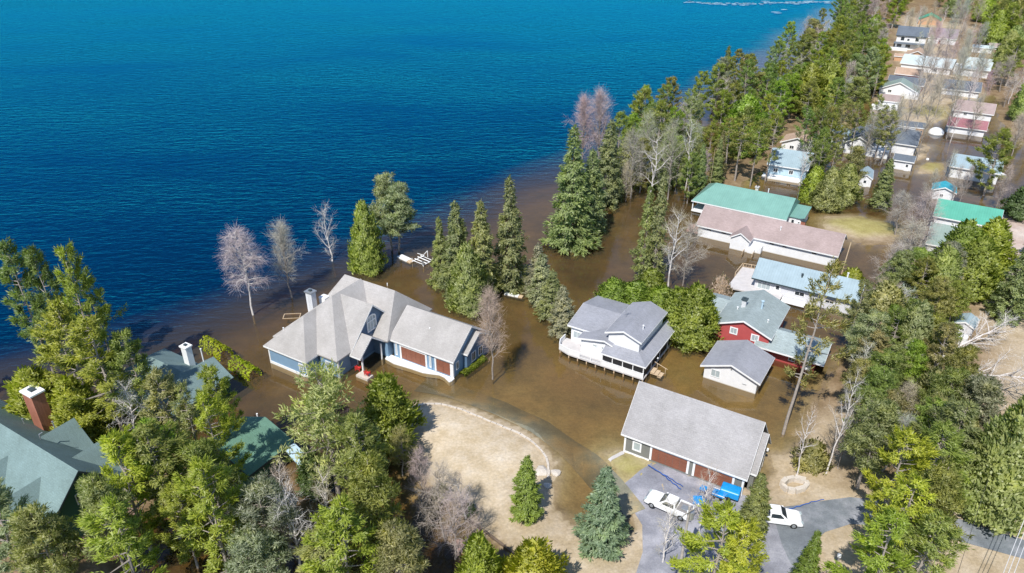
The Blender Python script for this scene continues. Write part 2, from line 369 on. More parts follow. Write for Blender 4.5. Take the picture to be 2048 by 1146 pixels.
ground = sheet('ground', XS, YS, height, ground_mat(), attr={
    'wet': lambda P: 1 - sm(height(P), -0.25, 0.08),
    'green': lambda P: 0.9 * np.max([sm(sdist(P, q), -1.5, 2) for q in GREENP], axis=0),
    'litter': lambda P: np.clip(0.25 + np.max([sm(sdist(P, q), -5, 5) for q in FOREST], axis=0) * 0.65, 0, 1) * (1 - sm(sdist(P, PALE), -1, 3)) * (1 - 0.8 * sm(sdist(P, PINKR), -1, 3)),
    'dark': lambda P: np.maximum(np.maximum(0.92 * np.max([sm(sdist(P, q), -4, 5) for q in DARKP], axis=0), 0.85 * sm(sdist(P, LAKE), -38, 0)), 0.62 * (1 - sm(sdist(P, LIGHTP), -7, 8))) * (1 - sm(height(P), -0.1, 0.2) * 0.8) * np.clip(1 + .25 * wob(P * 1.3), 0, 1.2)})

def water_mat():
    m, t, p = new_mat('lake_water'); t.nodes.remove(p); out = t.nodes['Material Output']
    dep = N(t, "ShaderNodeAttribute"); dep.attribute_name = 'depth'
    ch = N(t, "ShaderNodeAttribute"); ch.attribute_name = 'open'
    comb = N(t, "ShaderNodeCombineColor")
    for i, k in enumerate((0.36, 0.52, 0.88)):        # tannin-stained water: blue goes first
        mu = N(t, "ShaderNodeMath", operation='MULTIPLY'); mu.inputs[1].default_value = -k; t.links.new(dep.outputs['Fac'], mu.inputs[0])
        ex = N(t, "ShaderNodeMath", operation='EXPONENT'); t.links.new(mu.outputs[0], ex.inputs[0]); t.links.new(ex.outputs[0], comb.inputs[i])
    tr = N(t, "ShaderNodeBsdfTransparent"); t.links.new(comb.outputs[0], tr.inputs[0])
    df = N(t, "ShaderNodeBsdfDiffuse")
    body = mixc(t, ch.outputs['Fac'], (0.17, 0.132, 0.072), (0.0004, 0.014, 0.048)); t.links.new(body, df.inputs[0])
    mk = N(t, "ShaderNodeMath", operation='MULTIPLY'); mk.inputs[1].default_value = -0.26; t.links.new(dep.outputs['Fac'], mk.inputs[0])
    me_ = N(t, "ShaderNodeMath", operation='EXPONENT'); t.links.new(mk.outputs[0], me_.inputs[0])
    om = N(t, "ShaderNodeMath", operation='SUBTRACT'); om.inputs[0].default_value = 1.0; t.links.new(me_.outputs[0], om.inputs[1])
    m1 = N(t, "ShaderNodeMixShader"); t.links.new(om.outputs[0], m1.inputs[0]); t.links.new(tr.outputs[0], m1.inputs[1]); t.links.new(df.outputs[0], m1.inputs[2])
    # wind ripples: long low crests across the lake, nearly calm between the houses
    tc = N(t, "ShaderNodeTexCoord"); mp = N(t, "ShaderNodeMapping"); mp.inputs['Rotation'].default_value = (0, 0, R(-8)); mp.inputs['Scale'].default_value = (0.36, 1.0, 1.0)
    t.links.new(tc.outputs['Object'], mp.inputs[0])
    hs = None
    for s_, a_ in ((0.62, 1.0), (1.7, 0.42)):
        n = N(t, "ShaderNodeTexNoise"); n.inputs['Scale'].default_value = s_; n.inputs['Detail'].default_value = 3; n.inputs['Roughness'].default_value = 0.55; n.inputs['Distortion'].default_value = 0.4
        t.links.new(mp.outputs[0], n.inputs['Vector'])
        q = N(t, "ShaderNodeMath", operation='MULTIPLY'); q.inputs[1].default_value = a_; t.links.new(n.outputs['Fac'], q.inputs[0])
        if hs is None: hs = q.outputs[0]
        else:
            ad = N(t, "ShaderNodeMath", operation='ADD'); t.links.new(hs, ad.inputs[0]); t.links.new(q.outputs[0], ad.inputs[1]); hs = ad.outputs[0]
    bp = N(t, "ShaderNodeBump"); bp.inputs['Distance'].default_value = 0.62
    st = N(t, "ShaderNodeMapRange"); st.inputs['To Min'].default_value = 0.03; st.inputs['To Max'].default_value = 0.52
    gust = N(t, "ShaderNodeMapRange"); gust.inputs['From Min'].default_value = 0.3; gust.inputs['From Max'].default_value = 0.7; gust.inputs['To Min'].default_value = 0.5; gust.inputs['To Max'].default_value = 1.35
    t.links.new(noise_fac(t, 0.018, 3, stretch=(0.5, 1.4, 1)), gust.inputs['Value']); gm = N(t, "ShaderNodeMath", operation='MULTIPLY')
    t.links.new(ch.outputs['Fac'], st.inputs['Value']); t.links.new(st.outputs[0], gm.inputs[0]); t.links.new(gust.outputs[0], gm.inputs[1]); t.links.new(gm.outputs[0], bp.inputs['Strength']); t.links.new(hs, bp.inputs['Height'])
    gl = N(t, "ShaderNodeBsdfGlossy"); gl.inputs['Roughness'].default_value = 0.07
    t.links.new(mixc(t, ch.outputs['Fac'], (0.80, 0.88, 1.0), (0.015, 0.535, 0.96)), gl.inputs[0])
    fr = N(t, "ShaderNodeFresnel"); fr.inputs['IOR'].default_value = 1.40
    t.links.new(bp.outputs[0], gl.inputs['Normal']); t.links.new(bp.outputs[0], fr.inputs['Normal'])
    m2 = N(t, "ShaderNodeMixShader"); t.links.new(fr.outputs[0], m2.inputs[0]); t.links.new(m1.outputs[0], m2.inputs[1]); t.links.new(gl.outputs[0], m2.inputs[2])
    t.links.new(m2.outputs[0], out.inputs[0])
    return m
WXS = axis([(-3600,-400,200),(-400,-130,18),(-130,-75,4),(-75,130,1.5),(130,260,4),(260,420,15),(420,3600,200)])
WYS = axis([(-260,20,28),(20,48,4),(48,200,1.5),(200,330,4),(330,520,15),(520,4200,230)])
water = sheet('lake', WXS, WYS, lambda P: np.zeros(len(P)), water_mat(), attr={
    'depth': lambda P: np.maximum(0.02, -height(P)), 'open': lambda P: sm(sdist(P, LAKE) + 2.0 * wob(P), -17, 9)})

# ---------------------------------------------------------------- paved sheets
def draped(name, poly, dz, mat, step=1.0):
    """a flat sheet cut into a grid and laid over the ground"""
    me = bpy.data.meshes.new(name); bm = bmesh.new()
    bm.faces.new([bm.verts.new((x, y, 0)) for x, y in poly])
    bmesh.ops.triangulate(bm, faces=bm.faces)
    lo = poly.min(0); hi = poly.max(0)
    for ax in (0, 1):
        no = Vector((1, 0, 0)) if ax == 0 else Vector((0, 1, 0))
        for k in np.arange(lo[ax] + step, hi[ax], step):
            co = Vector((k, 0, 0)) if ax == 0 else Vector((0, k, 0))
            bmesh.ops.bisect_plane(bm, geom=bm.verts[:] + bm.edges[:] + bm.faces[:], plane_co=co, plane_no=no)
    z = height(np.array([v.co[:2] for v in bm.verts]))
    for v, h in zip(bm.verts, z): v.co.z = h + dz
    bmesh.ops.recalc_face_normals(bm, faces=bm.faces)
    if sum(f.normal.z for f in bm.faces) < 0: bmesh.ops.reverse_faces(bm, faces=bm.faces)
    bm.to_mesh(me); bm.free(); me.materials.append(mat)
    o = bpy.data.objects.new(name, me); col.objects.link(o); o["kind"] = 'structure'; return o
def asphalt(name, c, patch):
    m, t, p = new_mat(name)
    a = noise_fac(t, 0.16, 5, rough=0.65); b = noise_fac(t, 6, 3); d = noise_fac(t, 0.7, 5)
    cc = ramp(t, a, [(0.25, tuple(x * 0.62 for x in c)), (0.48, c), (0.62, patch)])
    cc = mixc(t, 1.0, cc, ramp(t, b, [(0.3, (0.85,) * 3), (0.7, (1.12,) * 3)]), 'MULTIPLY')
    cc = mixc(t, 1.0, cc, ramp(t, d, [(0.3, (0.88, 0.88, 0.9)), (0.7, (1.08,) * 3)]), 'MULTIPLY')
    t.links.new(cc, p.inputs['Base Color']); p.inputs['Roughness'].default_value = 0.85; p.inputs['Specular IOR Level'].default_value = 0.25
    return m
M['asphalt'] = asphalt('asphalt', (0.25, 0.255, 0.29), (0.38, 0.38, 0.42))
M['asphalt_road'] = asphalt('road_asphalt', (0.17, 0.19, 0.21), (0.30, 0.31, 0.34))
M['asphalt_wet'] = asphalt('drowned_asphalt', (0.22, 0.215, 0.16), (0.36, 0.29, 0.17))
DRIVEP = P2([(1250,962),(1308,918),(1400,950),(1494,988),(1512,1012),(1562,1022),(1580,1090),(1595,1146),(1570,1260),(1280,1260),(1268,1160),(1286,1100),(1285,1046),(1262,1006)], 0.5)
ROADP = P2([(1541,1015),(1560,1013),(1640,1004),(1700,996),(1800,1006),(1920,1040),(2048,1082),(2220,1140),(2220,1190),(2048,1120),(1925,1086),(1800,1056),(1700,1050),(1650,1066),(1612,1096),(1588,1146),(1563,1090)], 0.5)
draped('driveway', DRIVEP, 0.028, M['asphalt']); draped('road', ROADP, 0.035, M['asphalt_road'])
def ribbon(pts, hw):
    pts = np.array(pts); d = np.gradient(pts, axis=0); d /= np.linalg.norm(d, axis=1)[:, None]; n = np.c_[-d[:, 1], d[:, 0]]
    return np.vstack([pts + n * hw, (pts - n * hw)[::-1]])
draped('drowned_driveway', ribbon(ROAD_F, 1.9), 0.09, M['asphalt_wet'])
M['sandtrack'] = asphalt('pale_gravel', (0.46, 0.36, 0.31), (0.55, 0.47, 0.42))
draped('gravel_track', P2([(1975,470),(1990,440),(2025,408),(2060,405),(2075,470),(2060,620),(2010,560),(1985,520)], 0.4), 0.035, M['sandtrack'])
draped('garage_path', P2([(1216,915),(1247,899),(1249,906),(1221,920)], 0.3), 0.05, M['concrete'], 0.5)

# ---------------------------------------------------------------- buildings
class House:
    def __init__(s, name, label, cat, x, y, hd, group=None):
        s.o = tag(empty(name, (x, y, 0), R(hd)), label, cat, group)
    def gable(s, u0, w0, L, W, he, hr, axis='u', roof='roof_grey', wall='offwhite', o=0.45, t=0.2, z0=-1.2, trim='white', walls=True, prof=None, fascia=True, roofname='roof'):
        """gable roof over a rectangle of eaves (u0,w0,L,W); ridge along axis"""
        a0, b0 = (u0, w0) if axis == 'u' else (w0, u0); A, B = (L, W) if axis == 'u' else (W, L)
        top = prof or [(b0, he), (b0 + B / 2, hr), (b0 + B, he)]
        und = [(q, z - t) for q, z in top][::-1]
        r = MB().prism(list(top) + und, a0, a0 + A, axis).build(roofname, M[roof], s.o)
        if walls:
            zi = lambda q: np.interp(q, [p for p, _ in top], [z for _, z in top]) - t - 0.012
            b1 = top[0][0] + o; b2 = top[-1][0] - o
            pr = [(b1, z0), (b2, z0), (b2, zi(b2))] + [(q, z - t - 0.012) for q, z in top[1:-1]][::-1] + [(b1, zi(b1))]
            s.wall = MB().prism(pr, a0 + o, a0 + A - o, axis).build('wall', M[wall], s.o)
        if fascia:
            f = MB(); d = 0.035
            rk = [(q, z - 0.02) for q, z in top] + [(q, z - t - 0.08) for q, z in top][::-1]
            f.prism(rk, a0 - d, a0 - 0.003, axis); f.prism(rk, a0 + A + 0.003, a0 + A + d, axis)
            for q, sg in ((top[0], -1), (top[-1], 1)):
                q0, q1 = sorted((q[0] + sg * 0.003, q[0] + sg * d)); z0_, z1_ = q[1] - t - 0.08, q[1] - 0.03
                if axis == 'u': f.box((a0 - d, q0, z0_), (a0 + A + d, q1, z1_))
                else: f.box((q0, a0 - d, z0_), (q1, a0 + A + d, z1_))
            f.build('fascia', M[trim], s.o)
        return r
    def hip(s, u0, w0, L, W, he, hr, ra, rb, roof='roof_grey', wall='offwhite', o=0.45, t=0.2, z0=-1.2, trim='white', walls=True, fascia=True):
        """hip roof, ridge from ra=(u,w) to rb=(u,w)"""
        e = [(u0, w0), (u0 + L, w0), (u0 + L, w0 + W), (u0, w0 + W)]
        V = [(x, y, he) for x, y in e] + [(x, y, he - t) for x, y in e] + [(*ra, hr), (*rb, hr)]
        alongw = abs(ra[1] - rb[1]) > abs(ra[0] - rb[0])
        if alongw: F = [(0, 1, 8), (1, 2, 9, 8), (2, 3, 9), (3, 0, 8, 9)]
        else: F = [(0, 1, 9, 8), (1, 2, 9), (2, 3, 8, 9), (3, 0, 8)]
        F += [(7, 6, 5, 4), (0, 4, 5, 1), (1, 5, 6, 2), (2, 6, 7, 3), (3, 7, 4, 0)]
        r = MB().poly(V, F).build('roof', M[roof], s.o)
        if walls: s.wall = MB().box((u0 + o, w0 + o, z0), (u0 + L - o, w0 + W - o, he - t - 0.01)).build('wall', M[wall], s.o)
        if fascia:
            d = 0.035; f = MB(); z0_, z1_ = he - t - 0.08, he - 0.03
            f.box((u0 - d, w0 - d, z0_), (u0 + L + d, w0 - 0.003, z1_)); f.box((u0 - d, w0 + W + 0.003, z0_), (u0 + L + d, w0 + W + d, z1_))
            f.box((u0 - d, w0 - 0.002, z0_), (u0 - 0.003, w0 + W + 0.002, z1_)); f.box((u0 + L + 0.003, w0 - 0.002, z0_), (u0 + L + d, w0 + W + 0.002, z1_))
            f.build('fascia', M[trim], s.o)
        return r
    def _map(s, face, plane):
        """face f/b (plane is w) or l/r (plane is u): (a, out, z) -> local"""
        return {'f': lambda a, d, z: (a, plane - d, z), 'b': lambda a, d, z: (a, plane + d, z),
                'r': lambda a, d, z: (plane + d, a, z), 'l': lambda a, d, z: (plane - d, a, z)}[face]
    def _bx(s, mb, mp, a0, a1, d0, d1, z0, z1):
        p = mp(a0, d0, z0); q = mp(a1, d1, z1)
        mb.box(tuple(map(min, zip(p, q))), tuple(map(max, zip(p, q))))
    def win(s, face, plane, a, z, w, h, glass='glass', frame='white', fw=0.11, bars=1, name='window'):
        mp = s._map(face, plane); f = MB()
        s._bx(f, mp, a, a + w, 0.005, 0.07, z, z + fw); s._bx(f, mp, a, a + w, 0.005, 0.07, z + h - fw, z + h)
        s._bx(f, mp, a, a + fw, 0.005, 0.07, z + fw, z + h - fw); s._bx(f, mp, a + w - fw, a + w, 0.005, 0.07, z + fw, z + h - fw)
        for k in range(bars):
            c = a + w * (k + 1) / (bars + 1); s._bx(f, mp, c - 0.03, c + 0.03, 0.035, 0.06, z + fw, z + h - fw)
        r = f.build(name, M[frame], s.o)
        g = MB(); s._bx(g, mp, a + fw, a + w - fw, 0.008, 0.03, z + fw, z + h - fw); g.build('pane', M[glass], r)
        return r
    def door(s, face, plane, a, z, w=0.95, h=2.05, mat='white', name='door', frame='white', light=True):
        mp = s._map(face, plane); f = MB(); s._bx(f, mp, a, a + w, 0.006, 0.05, z, z + h); d = f.build(name, M[mat], s.o)
        g = MB(); s._bx(g, mp, a - 0.12, a - 0.003, 0.006, 0.07, z, z + h + 0.12); s._bx(g, mp, a + w + 0.003, a + w + 0.12, 0.006, 0.07, z, z + h + 0.12)
        s._bx(g, mp, a - 0.002, a + w + 0.002, 0.006, 0.07, z + h + 0.003, z + h + 0.12); g.build('frame', M[frame], d)
        if light:
            g = MB(); s._bx(g, mp, a + w * .2, a + w * .8, 0.052, 0.06, z + h * .55, z + h * .9); g.build('pane', M['glass'], d)
            g = MB(); s._bx(g, mp, a + w * .84, a + w * .94, 0.052, 0.12, z + h * .44, z + h * .49); g.build('handle', M['greymetal'], d)
        return d
    def gdoor(s, face, plane, a, z, w, h, mat='doorwood', frame='white', fw=0.28):
        """sectional garage door: five leaf rows with grooves between, white surround"""
        mp = s._map(face, plane); f = MB(); n = 4
        for k in range(n):
            z0 = z + h * k / n; z1 = z + h * (k + 1) / n - 0.03
            m_ = max(2, int(w / 0.9))
            for j in range(m_):
                s._bx(f, mp, a + w * j / m_ + 0.015, a + w * (j + 1) / m_ - 0.015, 0.01, 0.05, z0, z1)
        d = f.build('garage_door', M[mat], s.o)
        g = MB(); s._bx(g, mp, a - fw, a - 0.003, 0.006, 0.09, z - 0.05, z + h + fw); s._bx(g, mp, a + w + 0.003, a + w + fw, 0.006, 0.09, z - 0.05, z + h + fw)
        s._bx(g, mp, a - 0.002, a + w + 0.002, 0.006, 0.09, z + h + 0.003, z + h + fw); g.build('frame', M[frame], d)
        return d
    def box(s, name, a, b, mat, bev=0):
        o = MB().box(a, b).build(name, M[mat], s.o)
        return bevel(o, bev) if bev else o
    def chimney(s, u, w, sx, sy, z0, z1, mat='brick', cap='concrete', parent=None):
        c = MB().box((u - sx/2, w - sy/2, z0), (u + sx/2, w + sy/2, z1)).build('chimney', M[mat], parent or s.o)
        MB().box((u - sx/2 - .14, w - sy/2 - .14, z1 + .003), (u + sx/2 + .14, w + sy/2 + .14, z1 + .2)).build('chimney_cap', M[cap], c)
        MB().box((u - sx/5, w - sy/5, z1 + .203), (u + sx/5, w + sy/5, z1 + .42)).build('flue', M['trim_dark'], c)
        return c
    def pipe(s, u, w, z0, z1, r=0.08, mat='white'):
        return MB().tube((u, w, z0), (u, w, z1), r).tube((u, w, z1 + .003), (u, w, z1 + .08), r * 1.6).build('vent_pipe', M[mat], s.o)
def corner_boards(h, name, pts, z0, z1, mat='white', t=0.12):
    for u, w in pts: MB().box((u - t, w - t, z0), (u + t, w + t, z1)).build(name, M[mat], h.o)

# --- the big grey-roofed house standing in the lake shallows
H = House('lake_house', 'sprawling pale grey roofed house with blue walls and two brown garage doors in brown water', 'house', -36.88, 91.56, -31.2)
G = 'roof_grey2'
H.hip(0, 0, 8.6, 14, 3.2, 7.3, (4.3, 4.6), (4.3, 11), G, 'bluewall')
H.wall.data.materials[0] = M['bluewall']
H.hip(-0.6, 2.4, 13.0, 15.5, 3.3, 8.9, (5.9, 9.2), (5.9, 15.6), G, 'bluewall', fascia=False)
H.hip(-0.2, 10.2, 15.4, 11.2, 3.3, 8.6, (2.4, 15.8), (12.6, 15.8), G, 'bluewall', fascia=False)
# main gable whose end carries the arched window
H.gable(4.6, 5.0, 7.9, 11.4, 3.0, 8.65, 'u', G, 'bluewall_shade', o=0.45, z0=0.5)
# porch gable in front of it
H.gable(9.0, 5.0, 5.4, 5.6, 2.95, 5.25, 'u', G, 'bluewall_shade', walls=False)
H.box('porch_post', (14.05, 5.5, -1), (14.25, 5.7, 2.8), 'white'); H.box('porch_post', (14.05, 9.7, -1), (14.25, 9.9, 2.8), 'white')
# garage wing
H.gable(14.9, 10.9, 11.8, 9.7, 3.3, 6.8, 'u', G, 'bluewall')
f = MB().box((15.5, 11.25, -1.2), (22.55, 11.34, 3.0)).build('wall_face', M['bluewall'], H.o)
H.gable(25.4, 13.6, 1.9, 6.6, 3.25, 5.35, 'u', G, 'bluewall_shade', o=0.35)
GP = 11.25
H.gdoor('f', GP, 16.9, 0.35, 4.5, 2.15); H.gdoor('f', 11.35, 23.3, 0.35, 2.5, 2.15)
for a in (15.75, 22.1): H.win('f', GP, a, 0.6, 0.36, 2.1, 'paleglass', bars=0)
H.box('pilaster', (25.95, 11.28, -1), (26.2, 11.346, 3.0), 'white')
corner_boards(H, 'corner_board', [(26.25, 11.35), (0.5, 0.5), (8.1, 0.5), (12.0, 2.9)], -1, 2.95)
H.win('r', 26.25, 12.1, 1.0, 0.7, 1.4); H.win('r', 26.95, 15.1, 0.9, 1.1, 1.6, bars=1); H.win('r', 26.95, 16.9, 0.9, 1.1, 1.6)
H.box('lamp', (27.0, 18.6, 2.6), (27.35, 18.9, 3.0), 'white')
# skirt and drowned drive edge along the garage front
def curved(h, name, pts, z0, z1, mat):
    b = MB()
    n = len(pts); V = [(u, w, z) for u, w in pts for z in (z0,)]
    V2 = [(u, w, z1) for u, w in pts]
    b.poly(V + V2, [tuple(range(n))[::-1], tuple(range(n, 2*n))] + [(i, (i+1) % n, (i+1) % n + n, i + n) for i in range(n)])
    return b.build(name, M[mat], h.o)
curved(H, 'apron', [(14.2, 11.2), (14.6, 10.0), (16.5, 9.7), (19.5, 10.0), (21.6, 10.1), (22.6, 10.4), (24.0, 10.9), (25.0, 10.8), (26.35, 10.2), (26.5, 10.7), (26.5, 11.3), (14.2, 11.3)], -0.6, 0.16, 'white')
H.box('plinth', (0.4, 0.36, -0.9), (8.2, 0.44, 0.45), 'white')
# arched window on the main gable end (plane u = 12.05)
def arched(h, u, wc, z0, wd, hh):
    n = 14; prof = [(wc - wd/2, z0), (wc + wd/2, z0)] + [(wc + wd/2 * math.cos(math.pi * k / n), z0 + hh - wd/2 * 0.62 + wd/2 * 0.62 * math.sin(math.pi * k / n)) for k in range(n + 1)]
    b = MB(); inner = [(wc + (a - wc) * 0.84, z0 + 0.16 + (z - z0) * 0.86) for a, z in prof]
    m = len(prof)
    for i in range(m):
        j = (i + 1) % m
        V = [(u + d, a, z) for d in (0.01, 0.12) for a, z in (prof[i], prof[j], inner[j], inner[i])]
        b.poly(V, [(0, 1, 2, 3), (7, 6, 5, 4), (0, 4, 5, 1), (2, 6, 7, 3)])
    for k in (-1, 1): b.box((u + .03, wc + k * wd * .14 - .05, z0 + .1), (u + .1, wc + k * wd * .14 + .05, z0 + hh - .25))
    b.box((u + .035, wc - wd * .42, z0 + hh * .58), (u + .105, wc + wd * .42, z0 + hh * .64))
    fr = b.build('arched_window', M['white'], h.o, fix=True)
    MB().prism(inner, u + 0.012, u + 0.04, 'u').build('pane', M['paleglass'], fr)
arched(H, 12.05, 10.5, 4.2, 2.1, 2.7)
H.chimney(1.7, 8.9, 1.2, 0.95, 3.6, 8.5, 'stone_chim', 'greymetal')
H.box('roof_hatch', (1.6, 10.4, 5.0), (2.9, 11.6, 6.9), 'white', 0.1)
for u, w, z in ((1.9, 2.6, 5.1), (20.5, 13.8, 5.1)): H.pipe(u, w, z - .6, z + .35)
H.win('f', 0.42, 6.6, 0.9, 1.0, 1.3, 'paleglass')
H.win('f', 2.82, 9.6, 0.8, 1.6, 1.5, 'paleglass')
H.door('r', 12.05, 6.8, 0.1, 1.0, 2.1, 'doorwood')
LH = H
tag(MB().prism([(0, -.6), (1.5, -.6), (1.3, .35), (0, .35)], 0, 2.2, 'u').build('porch_plinth', M['stone']), 'pale stone entrance step of the blue house holding two red chairs', 'step')
pl = bpy.data.objects['porch_plinth']; pp = at(733, 752, 0.3); pl.location = (pp.x - 1.6, pp.y + .2, 0); pl.rotation_euler = (0, 0, R(-31.2))
def red_chair(x, y, z, rz, label):
    c = tag(empty('garden_chair', (x, y, z), rz), label, 'chair', 'red chairs at the front steps')
    MB().slab([(-.33, -.3, .40), (.33, -.3, .40), (.3, .3, .32), (-.3, .3, .32)], .05).build('seat', M['redpaint'], c)
    MB().slab([(-.3, .31, .30), (.3, .31, .30), (.26, .55, 1.05), (-.26, .55, 1.05)], .05).build('backrest', M['redpaint'], c)
    for sx in (-.36, .30):
        MB().box((sx, -.3, .58), (sx + .08, .35, .62)).build('armrest', M['redpaint'], c)
        MB().box((sx, -.3, 0), (sx + .06, -.22, .575)).build('leg', M['redpaint'], c); MB().box((sx, .24, 0), (sx + .06, .32, .575)).build('leg', M['redpaint'], c)
    return c
q = at(717, 740, .5); red_chair(q.x, q.y, .5, R(160), 'red slatted garden chair on the stone step, nearer the green-roofed buildings')
q = at(735, 750, .5); red_chair(q.x, q.y, .5, R(150), 'red slatted garden chair on the stone step, nearer the garage doors')

# --- the white two-storey cottage on its deck
H = House('deck_cottage', 'white two-storey cottage with cool grey roofs and raised white deck on posts', 'cottage', 13.64, 91.56, -31.7)
G = 'roof_cot'
H.gable(0, 0, 5.76, 10.1, 5.6, 6.65, 'w', G, 'offwhite', z0=0.2)
H.gable(-7.1, 1.9, 7.4, 10.6, 3.5, 4.75, 'u', G, 'offwhite', z0=-.2)
H.gable(-4.3, -0.25, 5.8, 6.5, 3.3, 4.2, 'w', G, 'offwhite', prof=[(-4.3, 3.25), (0.1, 4.2), (1.45, 3.75)], z0=.2)
# wrap-round porch roof
t_ = 0.14
MB().slab([(0.3, -1.6, 2.9), (7.3, -1.6, 2.9), (5.36, 0.40, 3.62), (0.3, 0.40, 3.62)], t_).slab([(7.3, -1.6, 2.9), (7.3, 11.3, 2.9), (5.36, 11.3, 3.62), (5.36, 0.40, 3.62)], t_).build('porch_roof', M[G], H.o)
MB().box((0.28, -1.66, 2.66), (7.36, -1.604, 2.87)).box((7.304, -1.6, 2.66), (7.36, 11.3, 2.87)).build('fascia', M['white'], H.o)
dk = [(-7.4, 0.2), (-6.9, -1.0), (-5.0, -1.6), (7.15, -1.6), (7.15, 11.2), (5.2, 11.2), (5.2, 2.0), (-7.4, 2.3)]
curved(H, 'deck', dk, 0.55, 0.75, 'deck')
ps = MB()
for k in range(9):
    u = -5.0 + k * 1.5; ps.box((u - .08, -1.5, -1.2), (u + .08, -1.34, 0.545))
for k in range(7): ps.box((6.95, -0.2 + k * 1.8, -1.2), (7.1, -0.05 + k * 1.8, 0.545))
ps.box((-6.85, -.95, -1.2), (-6.7, -.8, 0.545)); ps.build('deck_posts', M['timber'], H.o)
# solid white rail on the open deck, balustered rail under the porch
def rail(h, name, pts, z0, z1, solid=False, mat='white', step=0.16):
    b = MB()
    for (a, b_) in zip(pts[:-1], pts[1:]):
        a = Vector((*a, 0)); b2 = Vector((*b_, 0)); d = b2 - a; L = d.length; d.normalize(); n = Vector((-d.y, d.x, 0)) * 0.03
        def brd(s0, s1, z0_, z1_, k=1.0):
            p = a + d * s0; q = a + d * s1; nn = n * k
            b.poly([p - nn + Vector((0,0,z0_)), q - nn + Vector((0,0,z0_)), q + nn + Vector((0,0,z0_)), p + nn + Vector((0,0,z0_)),
                    p - nn + Vector((0,0,z1_)), q - nn + Vector((0,0,z1_)), q + nn + Vector((0,0,z1_)), p + nn + Vector((0,0,z1_))],
                   [(0,3,2,1),(4,5,6,7),(0,1,5,4),(1,2,6,5),(2,3,7,6),(3,0,4,7)])
        brd(0, L, z1 - .07, z1, 2.0)
        if solid: brd(0, L, z0, z1 - .075)
        else:
            brd(0, L, z0 + .08, z0 + .14)
            s_ = 0.0
            while s_ < L: brd(s_, s_ + 0.05, z0 + .145, z1 - .075, .7); s_ += step
        for s_ in np.arange(0, L + .01, max(1.0, L / max(1, round(L / 1.8)))): brd(min(s_, L - .1), min(s_ + .1, L), z0 - .1, z1 + .04, 1.8)
    return b.build(name, M[mat], h.o)
rail(H, 'railing', [(-7.4, 1.8), (-7.4, 0.2), (-6.9, -1.0), (-5.0, -1.58), (-3.2, -1.58)], .76, 1.7, True)
rail(H, 'railing', [(-3.2, -1.58), (0.45, -1.58)], .76, 1.7)
rail(H, 'railing', [(0.55, -1.58), (7.1, -1.58)], .76, 1.65, True)
for k in range(5): H.box('porch_post', (0.45 + k * 1.62, -1.52, .76), (0.57 + k * 1.62, -1.40, 2.74), 'white')
for k in range(4): H.box('porch_post', (6.98, 1.4 + k * 3.2, .76), (7.1, 1.52 + k * 3.2, 2.74), 'white')
MB().box((0.6, -1.47, 1.72), (6.95, -1.45, 2.7)).build('insect_screen', M['dark'], H.o)
MB().box((7.0, -1.4, .8), (7.02, 11.0, 2.7)).build('insect_screen', M['dark'], H.o)
for a in (-1.9, -0.5): H.win('f', 0.2, a, 2.25, .75, .55, 'paleglass')
for a in (1.2, 7.3): H.win('r', 5.31, a, 4.35, .8, .75)
H.win('f', 2.35, -6.3, 1.2, 1.4, 1.3, 'paleglass')
H.door('l', -3.85, 1.0, .76, .9, 2.0, 'white')
H.pipe(4.7, 3.0, 5.6, 6.6, .09)
a = MB().tube((1.2, 4.6, 5.9), (1.2, 4.6, 8.0), .03, n=5)
for k in range(4): a.tube((0.6 + .1 * k, 4.3, 7.3 + .18 * k), (1.8 - .1 * k, 4.9, 7.3 + .18 * k), .018, n=4)
a.build('antenna', M['greymetal'], H.o)
st = MB()
for k in range(3): st.box((7.2 + .55 * k, 0.9, .45 - .22 * k), (7.78 + .55 * k, 2.3, .55 - .22 * k))
st.box((7.2, .85, .3), (9.0, .95, .38)); st.build('steps', M['timber'], H.o)
MB().path([(7.25, 2.3, 1.55), (9.3, 2.3, .9)], .05).tube((7.7, 2.3, .3), (7.7, 2.3, 1.42), .05).tube((9.0, 2.3, -.4), (9.0, 2.3, 1.0), .05).build('handrail', M['timber'], H.o)
H.box('lamp_globe', (7.15, 3.1, 1.5), (7.45, 3.4, 1.8), 'white', .14)

# --- the grey garage in front
H = House('grey_garage', 'wide grey double garage with big plain roof and two brown doors beside the driveway', 'garage', 13.67, 71.85, -31.1)
H.gable(0, 0, 15.76, 9.5, 3.12, 8.25, 'u', 'roof_grey', 'greywall')
H.gable(15.3, 1.5, 1.15, 6.6, 3.0, 6.75, 'u', 'roof_grey', 'greywall', o=.3)
H.gdoor('f', .45, 4.05, 0.4, 4.5, 1.95, fw=.27); H.gdoor('f', .45, 9.55, 0.4, 4.5, 1.95, fw=.27)
H.win('f', .45, 1.45, .85, 1.2, 1.5, 'paleglass', fw=.2, bars=0)
corner_boards(H, 'corner_board', [(.46, .46), (15.3, .46)], -.5, 2.78)
H.box('plinth', (.4, .38, -.5), (3.8, .44, .28), 'white')
H.win('r', 16.15, 3.4, 1.0, .9, 1.2); H.door('r', 16.15, 5.6, .2, .95, 2.05, 'white')
H.box('lamp', (16.2, 7.3, 2.1), (16.45, 7.55, 2.5), 'white', .05)

